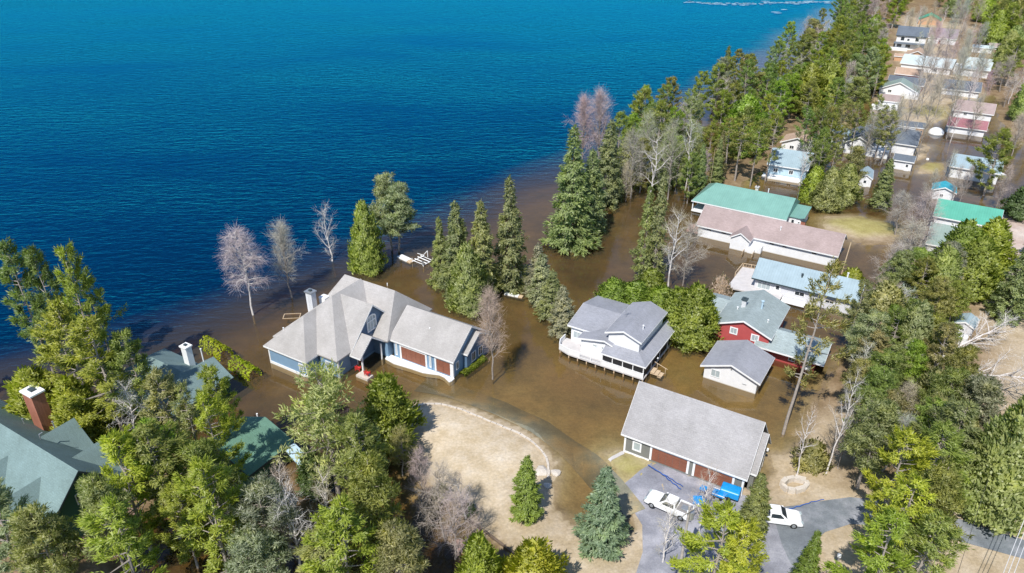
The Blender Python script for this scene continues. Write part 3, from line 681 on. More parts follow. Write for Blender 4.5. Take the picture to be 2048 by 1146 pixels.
# --- red house and the white shed garage before it
H = House('red_house', 'red-walled house with mossy blue-grey roof and two white gable windows behind the small white garage', 'house', 31.4, 97.4, -31.7)
G = 'roof_redhouse'
H.gable(0, -.8, 8.9, 11.2, 3.95, 5.75, 'w', G, 'redwall')
H.gable(-3.3, 3.6, 5.5, 6.6, 3.0, 4.2, 'u', G, 'redwall', o=.4)
H.gable(6.6, -1.25, 10.1, 7.2, 2.4, 4.05, 'u', G, 'redwall', o=1.3)
H.win('f', -.35, 2.55, 2.7, 1.2, 1.2, 'paleglass', fw=.16); H.win('f', -.35, 5.8, 2.5, 1.2, 1.2, 'paleglass', fw=.16)
H.chimney(3.0, 4.4, .65, .65, 4.0, 6.4, 'stone_chim', 'trim_dark'); H.pipe(5.6, 5.0, 5.0, 6.6, .16, 'palewall'); H.pipe(7.3, 2.6, 3.6, 5.0, .09); H.pipe(2.3, 3.6, 4.2, 5.2, .09)
H.win('f', .05, 11.6, .7, 1.0, .9); H.door('f', .05, 13.9, -.1, .9, 1.85, 'white')
H = House('white_garage', 'small white garage with grey gable roof and one front window before the red house', 'garage', 27.42, 88.09, -32.2)
H.gable(0, -.35, 8.6, 7.6, 2.3, 3.95, 'w', 'roof_cot', 'offwhite', o=.5)
H.win('f', .15, 1.5, .75, 1.35, 1.25, 'paleglass', fw=.09); H.box('wall_plate', (6.1, .10, 1.05), (6.7, .148, 1.12), 'greymetal')
H.box('vent', (4.2, .09, 2.75), (4.4, .148, 3.1), 'greymetal')

# --- pale blue-roofed ranch with a side deck
H = House('blue_roofed_ranch', 'low ranch house with pale blue-grey sheet roof, pale grey walls and a white side deck', 'house', 41.85, 113.47, -30.9)
H.gable(0, 0, 17.56, 7.2, 2.82, 5.2, 'u', 'roof_blue', 'cream', trim='trim_dark', o=.55)
H.win('f', .55, 1.0, .85, 2.3, 1.35, 'paleglass', bars=2); H.door('f', .55, 4.0, .35, .9, 2.0, 'white'); H.win('f', .55, 7.3, 1.2, 1.7, .9); H.win('f', .55, 12.3, 1.2, 1.5, .9)
curved(H, 'deck', [(-.3, 8.0), (-3.4, 7.4), (-3.6, -1.8), (-1.6, -1.5), (5.5, -1.4), (5.5, .5), (.5, .6), (.5, 8)], .45, .7, 'deck')
rail(H, 'railing', [(-3.4, 7.3), (-3.55, 3.0)], .7, 1.5, mat='timber', step=.6); rail(H, 'railing', [(-3.3, 7.4), (-.6, 7.8)], .7, 1.5, mat='timber', step=.5)
H.pipe(7.8, 2.0, 3.8, 4.7, .14, 'trim_dark'); H.pipe(14.6, 3.8, 4.9, 5.9, .12)
H.gable(17.7, .6, 2.3, 8.2, 1.9, 2.6, 'u', 'roof_mauve', 'cream', o=.25, trim='greymetal')
H.box('porch_step', (5.6, -1.3, .2), (9.5, .4, .45), 'white', .05)

# --- long brown-roofed ranch
H = House('brown_roofed_ranch', 'long white ranch house with plain brown roof and small gabled entrance bay', 'house', 37.12, 136.3, -31.5)
H.gable(0, 0, 27.2, 9.05, 2.6, 5.35, 'u', 'roof_brown', 'offwhite')
H.gable(7.4, -2.1, 4.2, 6.4, 2.55, 3.9, 'w', 'roof_brown', 'offwhite', o=.3)
H.box('entrance_wall', (11.2, -1.2, -1), (13.6, .45, 1.35), 'offwhite'); H.box('entrance_wall', (11.2, -2.0, -1), (12.5, -1.21, .85), 'offwhite')
for a in (2.2, 5.2): H.win('f', .45, a, 1.75, .9, .5, bars=0, fw=.06)
for a in (14.6, 17.0, 22.5): H.win('f', .45, a, 1.75, .9, .5, bars=0, fw=.06)
H.win('r', 26.75, 2.5, 1.2, 1.2, 1.1)
H.pipe(15.8, 2.6, 3.7, 4.8, .1); H.chimney(19.2, 5.3, .8, .6, 4.4, 5.9, 'brick', 'trim_dark')
curved(H, 'side_deck', [(-2.6, 4.4), (-2.1, .9), (.4, .8), (.4, 4.4)], .3, .6, 'brown_deck')
H.box('step_rail', (10.6, -3.4, -.4), (10.7, -2.0, .7), 'timber'); H.box('step_rail', (12.5, -3.4, -.4), (12.6, -2.0, .7), 'timber')
tag(MB().tube((0, 0, -1), (0, 0, 6.2), .09).build('mast', M['timber']), 'bare timber mast leaning beside the end of the brown-roofed ranch', 'post')
q = at(1683, 548); mo = bpy.data.objects['mast']; mo.location = (q.x, q.y, 0); mo.rotation_euler = (R(-6), R(6), 0)

# --- sea-green roofed house
H = House('green_roofed_house', 'long house with sea-green metal roof and open corner porch behind the brown-roofed ranch', 'house', 41.48, 147.14, -31.7)
MB().poly([(-3.1, 0, 2.75), (17.0, 0, 2.75), (17.0, 11.86, 2.75), (-3.1, 11.86, 2.75), (-3.1, 0, 2.55), (17.0, 0, 2.55), (17.0, 11.86, 2.55), (-3.1, 11.86, 2.55), (0.1, 5.93, 5.5), (17.0, 5.93, 5.5), (17.0, 5.93, 5.3)],
          [(0, 1, 9, 8), (2, 3, 8, 9), (3, 0, 8), (1, 2, 9), (7, 6, 5, 4), (0, 4, 5, 1), (1, 5, 6, 2), (2, 6, 7, 3), (3, 7, 4, 0)]).build('roof', M['roof_green'], H.o)
MB().box((-3.14, -.05, 2.5), (17.04, -.003, 2.72)).box((-3.14, 0, 2.5), (-3.103, 11.86, 2.72)).build('fascia', M['white'], H.o)
MB().prism([(.5, -1), (11.4, -1), (11.4, 2.54), (.5, 2.54)], .6, 16.6, 'u').build('wall', M['offwhite'], H.o)
H.box('porch_floor', (-3.0, .3, .2), (.6, 11.5, .5), 'white')
for w in (.4, 3.8, 7.4, 11.2): H.box('porch_post', (-2.95, w, .5), (-2.75, w + .2, 2.54), 'white')
for a in (2.5, 5.5, 8.5, 11.8): H.win('f', .5, a, 1.5, .9, .7, fw=.06)
MB().slab([(16.8, 2.9, 2.55), (19.9, 2.9, 2.55), (19.9, 9.6, 2.9), (16.8, 9.6, 2.9)], .15).build('annex_roof', M['roof_green'], H.o)
H.box('annex_wall', (16.62, 3.2, -1), (19.6, 9.2, 2.36), 'offwhite'); H.win('f', 3.2, 18.7, 1.2, .5, .5, bars=0); H.door('f', 3.2, 17.3, .1, .8, 1.9)
H.chimney(8.8, 6.3, .6, .6, 5.0, 6.1, 'stone', 'concrete'); H.pipe(11.2, 6.3, 5.2, 6.2, .09)
H.box('meter_box', (20.3, 3.6, -.2), (21.1, 4.3, .5), 'white', .05)
tag(MB().tube((0, 0, -1), (0, 0, 10.5), .045, .03, n=6).path([(0, 0, 10.4), (1.0, .2, 10.4)], .03).build('flagpole', M['timber']), 'thin pale pole at the lake end of the green-roofed house', 'pole')
q = at(1418, 385); bpy.data.objects['flagpole'].location = (q.x, q.y, 0)
tag(MB().tube((0, 0, -1), (0, 0, 9), .05, .03, n=6).build('radio_mast', M['greymetal']), 'slender radio mast rising at the inland end of the green-roofed house', 'mast')
q = at(1592, 412); bpy.data.objects['radio_mast'].location = (q.x, q.y, 0)

# --- lodge with brick chimney, bottom left
H = House('lodge', 'large lodge with grey-green shingle roof and tall red brick chimney among pines', 'house', -61.88, 62.55, -31)
G = 'roof_lodge'
H.gable(-14, 0, 29.2, 10.43, 3.5, 8.73, 'u', G, 'greenwall', trim='trim_dark')
H.gable(.9, -.7, 6.0, 11.9, 3.7, 7.0, 'w', G, 'greenwall', trim='trim_dark'); H.gable(7.4, -.7, 6.0, 11.9, 3.7, 7.0, 'w', G, 'greenwall', trim='trim_dark')
H.chimney(-1.1, 9.9, 2.1, 1.5, 1.0, 9.8, 'brick', 'white')
MB().path([(5.2, 6.6, 7.6), (5.2, 6.6, 8.3), (5.6, 6.9, 8.6)], .05).tube((5.2, 6.6, 8.0), (6.3, 6.3, 8.6), .03).tube((6.3, 6.3, 8.6), (6.5, 6.2, 9.1), .03).build('dish_bracket', M['greymetal'], H.o)
H.pipe(3.0, 9.2, 6.2, 7.4, .07, 'greymetal'); H.pipe(.2, 7.4, 7.2, 7.9, .07, 'greymetal')
H.win('r', 14.75, 3.8, 1.0, 1.4, 1.4); H.win('r', 14.75, 4.2, 4.4, 1.6, 1.4)
curved(H, 'porch', [(14.7, 0), (17.2, 0), (17.2, 9), (14.7, 9)], .1, .4, 'brown_deck')
# --- green roofed house with white chimney
H = House('green_lake_house', 'house with shaded grey-green hip roof and stout white chimney beside the clipped hedge', 'house', -45, 80, -31)
H.hip(-11.2, -3.2, 14.6, 9.4, 3.0, 5.8, (-7.4, 1.5), (-0.6, 1.5), G, 'greenwall', trim='trim_dark')
H.gable(-3.6, 1.2, 7.0, 5.25, 3.05, 5.3, 'w', G, 'greenwall', trim='trim_dark'); H.gable(-6.5, -4.4, 5.6, 6, 3.0, 4.8, 'w', G, 'greenwall', trim='trim_dark')
H.chimney(-3.2, 4.7, 1.1, .9, 3.0, 6.9, 'white', 'white'); H.pipe(-1.3, 5.6, 4, 6.6, .08)
H.win('r', 2.95, 1.0, 1.0, 1.2, 1.2)
# --- small green roof with white lean-to
H = House('boathouse', 'small outbuilding with mid-green roof half in tree shade and a white lean-to roof', 'outbuilding', -30, 66, -31)
H.gable(-9.2, -1.5, 9.2, 7.2, 2.75, 4.6, 'w', 'roof_dgreen', 'greenwall', trim='trim_dark')
MB().slab([(-1.3, 4.5, 2.55), (-.6, 5.8, 2.6), (4.1, 4.5, 2.5), (3.5, 3.0, 2.45)], .12).build('lean_to_roof', M['palewall'], H.o)
for a in ((3.3, 3.3), (3.8, 4.4), (-.5, 5.6)): H.box('post', (a[0] - .06, a[1] - .06, -1), (a[0] + .06, a[1] + .06, 2.3), 'white')

# --- row of houses up the road
H = House('tall_garage', 'white garage with pale grey roof reflected in dark water below a lone pine', 'garage', 105.62, 170.03, -32.2)
H.gable(0, 0, 10.8, 8.4, 2.95, 4.95, 'u', 'roof_blue', 'offwhite'); H.win('f', .45, 2.6, 1.6, .5, .35, bars=0, fw=.05); H.win('f', .45, 6.2, 1.6, .5, .35, bars=0, fw=.05)
q = at(1975, 352); tr = tag(empty('boat', (q.x, q.y, 0), R(-28)), 'long white covered boat moored against the white garage wall', 'boat')
def hull(L, W, hgt, bow=0.35, n=12):
    b = MB(); rings = []
    for k in range(n + 1):
        t = k / n; w = W / 2 * (1 if t < 1 - bow else max(.04, math.sqrt(max(0, 1 - ((t - 1 + bow) / bow) ** 2))))
        x = -L/2 + L * t; rings.append([(x, -w, hgt), (x, -w * .8, hgt * .35), (x, -w * .45, 0), (x, w * .45, 0), (x, w * .8, hgt * .35), (x, w, hgt)])
    V = [p for r in rings for p in r]; F = []
    for k in range(n):
        for j in range(5): F.append((k*6 + j, k*6 + j + 1, (k+1)*6 + j + 1, (k+1)*6 + j))
        F.append((k*6 + 5, k*6, (k+1)*6, (k+1)*6 + 5))
    F += [tuple(range(6)), tuple(range(n*6 + 5, n*6 - 1, -1))]
    return b.poly(V, F)
hull(7.5, 2.4, 1.0).build('hull', M['car_white'], tr); bevel(MB().box((-2.6, -.9, 1.003), (1.4, .9, 1.5)).build('boat_cover', M['white'], tr), .3)
H = House('green_barn', 'low barn with bright green metal roof beside the pink gravel track', 'barn', 86.93, 140.44, -31.8)
H.gable(0, 0, 11.9, 9.6, 2.8, 5.0, 'u', 'roof_green2', 'offwhite')
H.win('r', 11.45, 3, 1, 1, 1)
H = House('grey_green_cottage', 'cottage with faded grey-green roof and white front joined below the bright green barn', 'cottage', 79.01, 127.29, -30)
H.gable(0, 0, 7.6, 10.6, 2.8, 5.2, 'u', 'roof_pgreen', 'offwhite'); H.win('f', .45, 1.4, 1.1, 1.1, .9); H.win('f', .45, 4.4, 1.1, 1.1, .9)
q = at(1858, 398); H = House('tarped_cabin', 'little white cabin with turquoise tarp roof beside the bright green barn', 'cabin', q.x, q.y, -28)
H.gable(0, 0, 5.0, 4.6, 2.3, 3.3, 'w', 'tarp_blue', 'offwhite', o=.3); H.win('f', .3, 1.8, .8, .8, .8)
H = House('white_shed', 'small white shed with grey roof alone in brown water before the grassy patch', 'shed', 94.74, 175.97, -30.2)
H.gable(0, 0, 4.82, 4.3, 2.52, 3.5, 'u', 'roof_dark', 'offwhite', o=.35); H.door('f', .35, 3.0, 0, .8, 1.8)
H = House('brown_long_house', 'house with mid-brown roof directly behind the dull red roofed garage', 'house', 133.53, 221.61, -32)
H.gable(0, 0, 10.8, 9.6, 2.3, 4.4, 'u', 'roof_brown', 'offwhite'); H.win('f', .45, 3.0, 1.0, 1.0, .7)
H = House('red_roofed_garage', 'white garage with dull red roof mirrored in flood water', 'garage', 123.61, 205.86, -30.8)
H.gable(0, 0, 9.93, 8.2, 2.15, 3.7, 'u', 'roof_red', 'offwhite'); H.door('l', .45, 2, 0, 1.2, 1.7, 'dark', light=False)
H = House('tall_dark_house', 'two-storey white house with dark slate roof and black windows, farthest along the shore row', 'house', 160.9, 321.64, -27.4)
H.gable(0, 0, 11.9, 10.8, 5.95, 9.0, 'u', 'roof_dark', 'offwhite', trim='trim_dark')
for a in (2.1, 4.6, 7.6): H.win('f', .45, a, 4.0, 1.3 if a != 4.6 else .8, 1.3 if a != 4.6 else .7, frame='trim_dark', fw=.08)
for a in (1.2, 4.5): H.win('f', .45, a, 1.3, 1.7, 1.1, frame='trim_dark', fw=.08)
MB().slab([(-.2, -1.0, 2.9), (11.5, -1.0, 2.9), (11.5, .44, 3.3), (-.2, .44, 3.3)], .15).build('porch_roof', M['roof_dark'], H.o)
H.box('wing', (-2.4, -3.4, -1), (5.5, .4, 1.1), 'white', .1)
H = House('mauve_roofed_house', 'white house with faded mauve roof adjoining the tall dark-roofed one', 'house', 181.23, 334.14, -29.8)
H.gable(0, 0, 11.2, 10.4, 2.85, 6.2, 'u', 'roof_mauve', 'offwhite', o=.3); H.door('f', .3, 4.4, 0, .9, 2, 'doorwood'); H.win('f', .3, 7.6, .9, 1, 1)
q = at(1834, 50); H = House('emerald_shed', 'far building with emerald green metal roof peeping above the slate-roofed house', 'shed', q.x, q.y, -28)
H.gable(0, 0, 10, 8, 2.8, 5.2, 'w', 'emerald', 'tanwall', o=.3, trim='emerald')
q = at(1806, 112, 2.5); H = House('tan_cottage', 'cottage with warm tan gable roof below the slate-roofed house', 'cottage', q.x, q.y, -31)
H.gable(0, 0, 9.5, 8.5, 2.6, 4.9, 'w', 'roof_tan', 'tanwall'); H.gable(-3.2, 0.5, 4.5, 4.5, 2.2, 2.9, 'u', 'roof_tan', 'tanwall', o=.25)
H.win('f', .45, 2.5, 1, 1, 1)
H = House('pale_roofed_house', 'long house with pale sheet-metal roof between the tan cottage and a low brown roof', 'house', 145.85, 283.55, -35.5)
H.gable(0, 0, 17.5, 11.5, 2.8, 5.2, 'u', 'roof_light', 'offwhite'); H.win('f', .45, 11.5, .9, 1.3, 1.2); H.door('f', .45, 14, 0, .9, 2)
H = House('low_brown_house', 'small house with low pinkish-brown roof under the pale metal roofed one', 'house', 136.69, 267.86, -31.2)
H.gable(0, 0, 8.8, 6.5, 2.5, 4.2, 'u', 'roof_tan', 'redwall', o=.4); H.win('f', .4, 2, 1, 2.4, .9)
H = House('slate_bungalow', 'bungalow with dark teal slate roof showing behind the white twin-gabled cottage', 'house', 128.13, 254.62, -30.1)
H.gable(0, 0, 11.4, 8.2, 2.6, 4.3, 'u', 'roof_dark', 'redwall'); H.win('f', .45, 4, 1, 1.2, 1)
H = House('gabled_cottage', 'white cottage with broad front gable and faded green roof', 'cottage', 122.64, 248.52, -31.8)
H.gable(0, 0, 12.3, 7.6, 2.0, 4.8, 'w', 'roof_pgreen', 'offwhite'); H.win('f', .45, 3, 1, 1.2, 1); H.door('f', .45, 8.4, 0, 1.0, 1.9)
H.box('garage_annex', (8.5, -2.6, -1), (12.6, .4, 1.9), 'offwhite', .08)
H = House('brown_cabin', 'cabin with flat brown roof and white front below the twin-gabled white cottage', 'cabin', 114.72, 230.68, -27)
H.gable(0, 0, 6.3, 6.8, 2.8, 4.1, 'u', 'roof_brown', 'offwhite', o=.35); H.box('front_wing', (-1.5, -1.6, -1), (5.6, .3, 1.4), 'white', .05)
H = House('grey_roadside_house', 'white house with dark grey roof seen through bare trees across the road', 'house', 143.01, 247.22, -27)
H.gable(0, 0, 11.6, 9.6, 2.3, 4.5, 'u', 'roof_dark', 'offwhite'); H.win('f', .45, 5, 1, 1, .7)
H = House('pale_garage', 'white garage with pale weathered roof at the top of the road row', 'garage', 163.29, 273.63, -34)
H.gable(0, 0, 9.4, 11.6, 3.2, 6.2, 'u', 'roof_light', 'offwhite'); H.box('side_wing', (-2.2, 1.5, -1), (.4, 6, 3.6), 'offwhite', .05)
q = at(1941, 106); H = House('white_trailer', 'white caravan-like cabin beyond the pale weathered garage', 'cabin', q.x, q.y, -30)
H.gable(0, 0, 7.5, 4.5, 2.4, 3.2, 'u', 'roof_light', 'white', o=.2); H.win('f', .2, 2, 1.1, 1, .7)
q = at(1976, 104); H = House('hidden_cabin', 'low pinkish-roofed cabin tucked beneath the bright cedar at the top right', 'cabin', q.x, q.y, -20)
H.gable(0, 0, 8, 5, 2.2, 3.3, 'u', 'roof_brown', 'brownwall', o=.3); H.win('f', .3, 2, 1.1, 1, .7)
H = House('blue_white_house', 'pale blue house with blue-grey roof behind pines, next to the green-roofed house', 'house', 62.04, 171.58, -28)
H.gable(0, 0, 9.6, 10.2, 2.9, 5.6, 'u', 'roof_blue', 'palewall'); H.win('f', .45, 1.6, 1.0, 1.1, 1.1); H.win('f', .45, 5.2, 1.0, 1.1, 1.1); H.box('porch', (-.5, -2, -.6), (9, .3, .45), 'white', .05)
q = at(1560, 284, 2.5); H = House('far_shore_cottage', 'pale-roofed cottage half hidden by shoreline pines above the pale blue house', 'cottage', q.x, q.y, -31)
H.gable(0, 0, 8.5, 7.5, 2.6, 4.4, 'w', 'roof_tan', 'offwhite'); H.win('f', .45, 2.5, 1, 1.2, 1)
q = at(1687, 284, 3.0); H = House('slate_roofed_house', 'sprawling house with slate blue-grey roof and white gabled front behind tall trunks', 'house', q.x, q.y, -31)
H.gable(0, 0, 7.4, 14, 3.0, 5.0, 'w', 'roof_dark', 'offwhite'); H.gable(3.5, 6.2, 13.5, 11, 3.0, 5.6, 'u', 'roof_dark', 'offwhite'); H.win('f', .45, 2.6, 1.4, 1.8, 1.0, 'paleglass'); H.gable(-5.5, 3.5, 6, 8, 2.8, 4.2, 'w', 'roof_blue', 'offwhite')
H.box('front_annex', (7.0, .6, -1), (11, 6.1, 1.9), 'offwhite', .06); H.pipe(9.5, 9.5, 4.8, 6.2, .12)
q = at(1790, 268); H = House('flat_garage', 'white garage with flat grey roof beside the rusty orange shed', 'garage', q.x, q.y, -30)
H.gable(0, 0, 5.0, 6.0, 2.6, 3.2, 'u', 'roof_dark', 'offwhite', o=.2); H.gdoor('f', .2, 1.2, .1, 2.4, 1.9, 'white', fw=.12)
q = at(1817, 270); H = House('orange_shed', 'rusty orange wooden shed with grey roof by the flooded road', 'shed', q.x, q.y, -26)
H.gable(0, 0, 3.9, 6, 2.4, 3.1, 'u', 'roof_dark', 'tanwall', o=.15); H.door('f', .15, 1.3, .1, 1.1, 1.8, 'tanwall', frame='tanwall', light=False)
q = at(1772, 300); H = House('open_carport', 'open white-framed carport with dark roof between the slate-roofed house and the small white shed', 'carport', q.x, q.y, -30)
MB().slab([(0, 0, 2.3), (4.2, 0, 2.3), (4.2, 6, 2.7), (0, 6, 2.7)], .12).build('roof', M['roof_dark'], H.o)
for u, w in ((.15, .15), (3.9, .15), (.15, 5.7), (3.9, 5.7)): H.box('post', (u, w, -1), (u + .14, w + .14, 2.15), 'white')
q = at(1714, 372); H = House('tarped_shed', 'small white shed with steel-blue roof between yellowish cedars', 'shed', q.x, q.y, -25)
H.gable(0, 0, 3.0, 6.5, 2.2, 3.1, 'w', 'roof_blue', 'offwhite', o=.2); H.door('f', .2, 1.0, 0, .9, 1.7)
q = at(1900, 668); H = House('grey_shack', 'small blue-grey roofed shack half buried in trees beside the fallen dead branches', 'shack', q.x, q.y, -40)
H.gable(0, 0, 3.0, 3.6, 2.2, 2.9, 'w', 'roof_blue', 'cream', o=.2); H.win('f', .2, 1, 1, .7, .6)
q = at(1872, 266); b = MB()
V = []; n1, n2 = 5, 14
for i in range(n1 + 1):
    for k in range(n2):
        th = math.pi / 2 * i / n1; ph = 2 * math.pi * k / n2; V.append((2.1 * math.cos(th) * math.cos(ph), 2.1 * math.cos(th) * math.sin(ph), 1.7 * math.sin(th)))
F = [(i*n2 + k, i*n2 + (k+1) % n2, (i+1)*n2 + (k+1) % n2, (i+1)*n2 + k) for i in range(n1) for k in range(n2)]
tn = tag(b.poly(V, F).build('dome_tent', M['white'], smooth=True), 'white dome tent at the edge of the blue flooded road', 'tent'); tn.location = (q.x, q.y, -.1)
q = at(1916, 690); tk = tag(MB().tube((0, 0, -.2), (0, 0, 1.5), 1.0, 1.0, 16).tube((0, 0, 1.503), (0, 0, 1.9), 1.0, .2, 16).build('water_tank', M['white']), 'round white tank beside the blue-grey shack', 'tank'); tk.location = (q.x, q.y, 0.3)

# ---------------------------------------------------------------- vehicles and small things
def pickup(x, y, z, rz, label):
    t = tag(empty('pickup_truck', (x, y, z), rz), label, 'truck', 'white pickup trucks on the driveway')
    W = .98
    # body: side profile (x forward) swept across with tumblehome
    def loft(sections, name, mat, bev=.05):
        b = MB(); n = len(sections[0])
        V = [p for s_ in sections for p in s_]
        F = [(k*n + j, k*n + (j+1) % n, (k+1)*n + (j+1) % n, (k+1)*n + j) for k in range(len(sections) - 1) for j in range(n)]
        F += [tuple(range(n)), tuple(range(len(sections)*n - 1, (len(sections)-1)*n - 1, -1))]
        o = b.poly(V, F).build(name, M[mat], t); return bevel(o, bev, 3)
    prof = [(-2.75, .48), (-2.75, 1.08), (-.95, 1.10), (1.0, 1.10), (2.2, 1.0), (2.6, .84), (2.75, .5), (2.55, .36), (-2.6, .36)]
    loft([[(px, yy * (W if s_ == 0 else 1), pz) for px, pz in prof] for s_, yy in ((0, -1), (0, -.6), (0, .6), (0, 1))], 'body', 'car_white', .13)
    # cab greenhouse
    b0, b1 = 1.09, 1.72
    cab = [(-.98, .92), (.95, .92)]; top = [(-.82, .74), (.28, .74)]
    V = [(-.98, -.92, b0), (1.02, -.92, b0), (1.02, .92, b0), (-.98, .92, b0), (-.86, -.72, b1), (.26, -.72, b1), (.26, .72, b1), (-.86, .72, b1)]
    o = MB().poly(V, [(0,3,2,1),(4,5,6,7),(0,1,5,4),(1,2,6,5),(2,3,7,6),(3,0,4,7)]).build('cab', M['car_white'], t); bevel(o, .13, 4)
    def pane(name, P, off):
        P = [Vector(p) for p in P]; n = (P[1] - P[0]).cross(P[2] - P[0]).normalized() * off
        MB().poly([p + n for p in P] + [p + n * .2 for p in P], [(0,1,2,3),(7,6,5,4),(0,4,5,1),(1,5,6,2),(2,6,7,3),(3,7,4,0)]).build(name, M['glass'], t)
    pane('windscreen', [(.96, -.78, 1.16), (.96, .78, 1.16), (.36, .64, 1.66), (.36, -.64, 1.66)], .02)
    pane('rear_window', [(-.965, .7, 1.2), (-.965, -.7, 1.2), (-.89, -.6, 1.6), (-.89, .6, 1.6)], .02)
    for s_ in (-1, 1):
        P = [(-.8, s_ * .895, 1.18), (.72, s_ * .895, 1.18), (.18, s_ * .755, 1.63), (-.74, s_ * .755, 1.63)]
        pane('side_window', P if s_ < 0 else P[::-1], .025)
        MB().box((.55, s_ * 1.0 - .09, 1.12), (.75, s_ * 1.0 + .09, 1.28)).build('mirror', M['car_white'], t)
        MB().box((2.45, s_ * .72 - .2, .72), (2.735, s_ * .72 + .2, .88)).build('headlight', M['paleglass'], t)
        MB().box((-2.765, s_ * .88 - .07, .7), (-2.70, s_ * .88 + .07, 1.0)).build('tail_light', M['redpaint'], t)
        for wx in (-1.75, 1.75):
            tag_ = MB().tube((wx, s_ * .80, .37), (wx, s_ * 1.005, .37), .37, .37, 20).build('wheel', M['black'], t)
            MB().tube((wx, s_ * 1.0, .37), (wx, s_ * 1.018, .37), .22, .2, 16).build('rim', M['greymetal'], tag_)
    bed = MB().box((-2.68, -.8, 1.085), (-1.05, .8, 1.112)).build('bed_liner', M['car_grey'], t)
    MB().box((-2.75, -.97, 1.09), (-1.0, -.82, 1.22)).box((-2.75, .82, 1.09), (-1.0, .97, 1.22)).box((-2.77, -.82, 1.09), (-2.66, .82, 1.22)).build('bed_rail', M['car_white'], t)
    bevel(MB().box((-2.3, -.3, 1.115), (-1.5, .45, 1.34)).build('bed_cargo', M['greymetal'], bed), .04)
    MB().box((2.66, -.9, .42), (2.84, .9, .6)).build('bumper', M['greymetal'], t); MB().box((-2.9, -.85, .42), (-2.755, .85, .55)).build('bumper', M['greymetal'], t)
    return t
a = at(1300, 1004, .4); b = at(1368, 1034, .4); d = a - b; c = (a + b) / 2 + d * -.05
pickup(c.x, c.y, .62, math.atan2(d.y, d.x), 'white pickup truck facing the water in front of the grey garage')
a = at(1597, 1049, .4); b = at(1535, 1041, .4); d = a - b; c = a - d.normalized() * 2.5
pickup(c.x, c.y, .62, math.atan2(d.y, d.x), 'white pickup truck half hidden behind the spruce, facing along the road')
# blue gear by the garage door
zg = 0.62
a = at(1461, 984, zg + .6); g = tag(empty('covered_trailer', (a.x, a.y, zg), R(-28)), 'bright blue tarp-covered trailer against the right garage door', 'trailer')
bevel(MB().prism([(-.85, .35), (.85, .35), (.8, 1.15), (.55, 1.32), (-.55, 1.32), (-.8, 1.15)], -1.1, 1.1, 'u').build('tarp', M['blue'], g), .12, 3)
MB().box((-1.9, -.05, .36), (-1.102, .05, .44)).build('tow_bar', M['greymetal'], g)
for s_ in (-1, 1): MB().tube((0, s_ * .87, .28), (0, s_ * 1.02, .28), .28, .28, 14).build('wheel', M['black'], g)
a = at(1437, 989, zg + .3); g = tag(empty('cart', (a.x, a.y, zg), R(-30)), 'low blue yard cart with white rim next to the tarp-covered trailer', 'cart')
bevel(MB().box((-.75, -.5, .3), (.75, .5, .62)).build('tub', M['blue'], g), .08); MB().box((-.8, -.55, .625), (.8, -.47, .67)).box((-.8, .47, .625), (.8, .55, .67)).build('rim', M['white'], g)
for s_ in (-.5, .5):
    for u in (-.4, .4): MB().tube((u, s_ * 1.0 - .06, .16), (u, s_ * 1.0 + .06, .16), .16, .16, 10).build('wheel', M['black'], g)
a = at(1406, 982, zg + .4); g = tag(empty('wheelbarrow', (a.x, a.y, zg), R(60)), 'bright blue wheelbarrow tipped up beside the garage door', 'wheelbarrow')
V = [(-.5, -.38, .95), (.6, -.42, .75), (.6, .42, .75), (-.5, .38, .95), (-.25, -.22, .55), (.35, -.25, .42), (.35, .25, .42), (-.25, .22, .55)]
bevel(MB().poly(V, [(0,1,2,3),(7,6,5,4),(0,4,5,1),(1,5,6,2),(2,6,7,3),(3,7,4,0)]).build('tray', M['blue'], g), .03)
for s_ in (-1, 1): MB().path([(-1.3, s_ * .3, .75), (.2, s_ * .25, .40), (.8, s_ * .06, .22)], .03).build('handle', M['hose'], g)
MB().tube((.8, -.05, .22), (.8, .05, .22), .22, .22, 14).build('wheel', M['black'], g)
a = at(1397, 1000, zg); tp = tag(MB().slab([(-.8, -.6, .1), (.2, -.75, .16), (.9, -.2, .22), (.6, .55, .13), (-.5, .6, .1)], .09).build('tarp', M['blue']), 'crumpled flat blue tarp lying on the driveway below the wheelbarrow', 'tarp'); tp.location = (a.x, a.y, zg)
def hose(name, px, z, r, mat, label):
    pts = []
    for (u, v) in px: q = at(u, v, z); pts.append((q.x, q.y, z))
    out = []
    for i in range(len(pts) - 1):
        for k in range(4):
            t = k / 4; p = Vector(pts[i]).lerp(Vector(pts[i+1]), t); p.x += .06 * math.sin(i * 4 + k * 1.7); p.y += .06 * math.cos(i * 3 + k * 2.1); out.append(p)
    out.append(Vector(pts[-1]))
    return tag(MB().path(out, r, 6).build(name, M[mat]), label, 'hose', 'blue pump hoses')
hose('pump_hose', [(1296, 930), (1310, 938), (1330, 952), (1345, 965), (1362, 978)], .68, .055, 'hose', 'thick blue pump hose lying from the left garage door towards the truck')
hose('pump_hose', [(1304, 935), (1325, 947), (1343, 958), (1366, 973)], .68, .04, 'hose', 'thinner blue pump hose lying closest along the left garage door')
hose('pump_hose', [(1578, 1018), (1600, 1012), (1622, 1004), (1648, 999)], .68, .05, 'hose', 'blue hose along the road verge above the half-hidden truck')
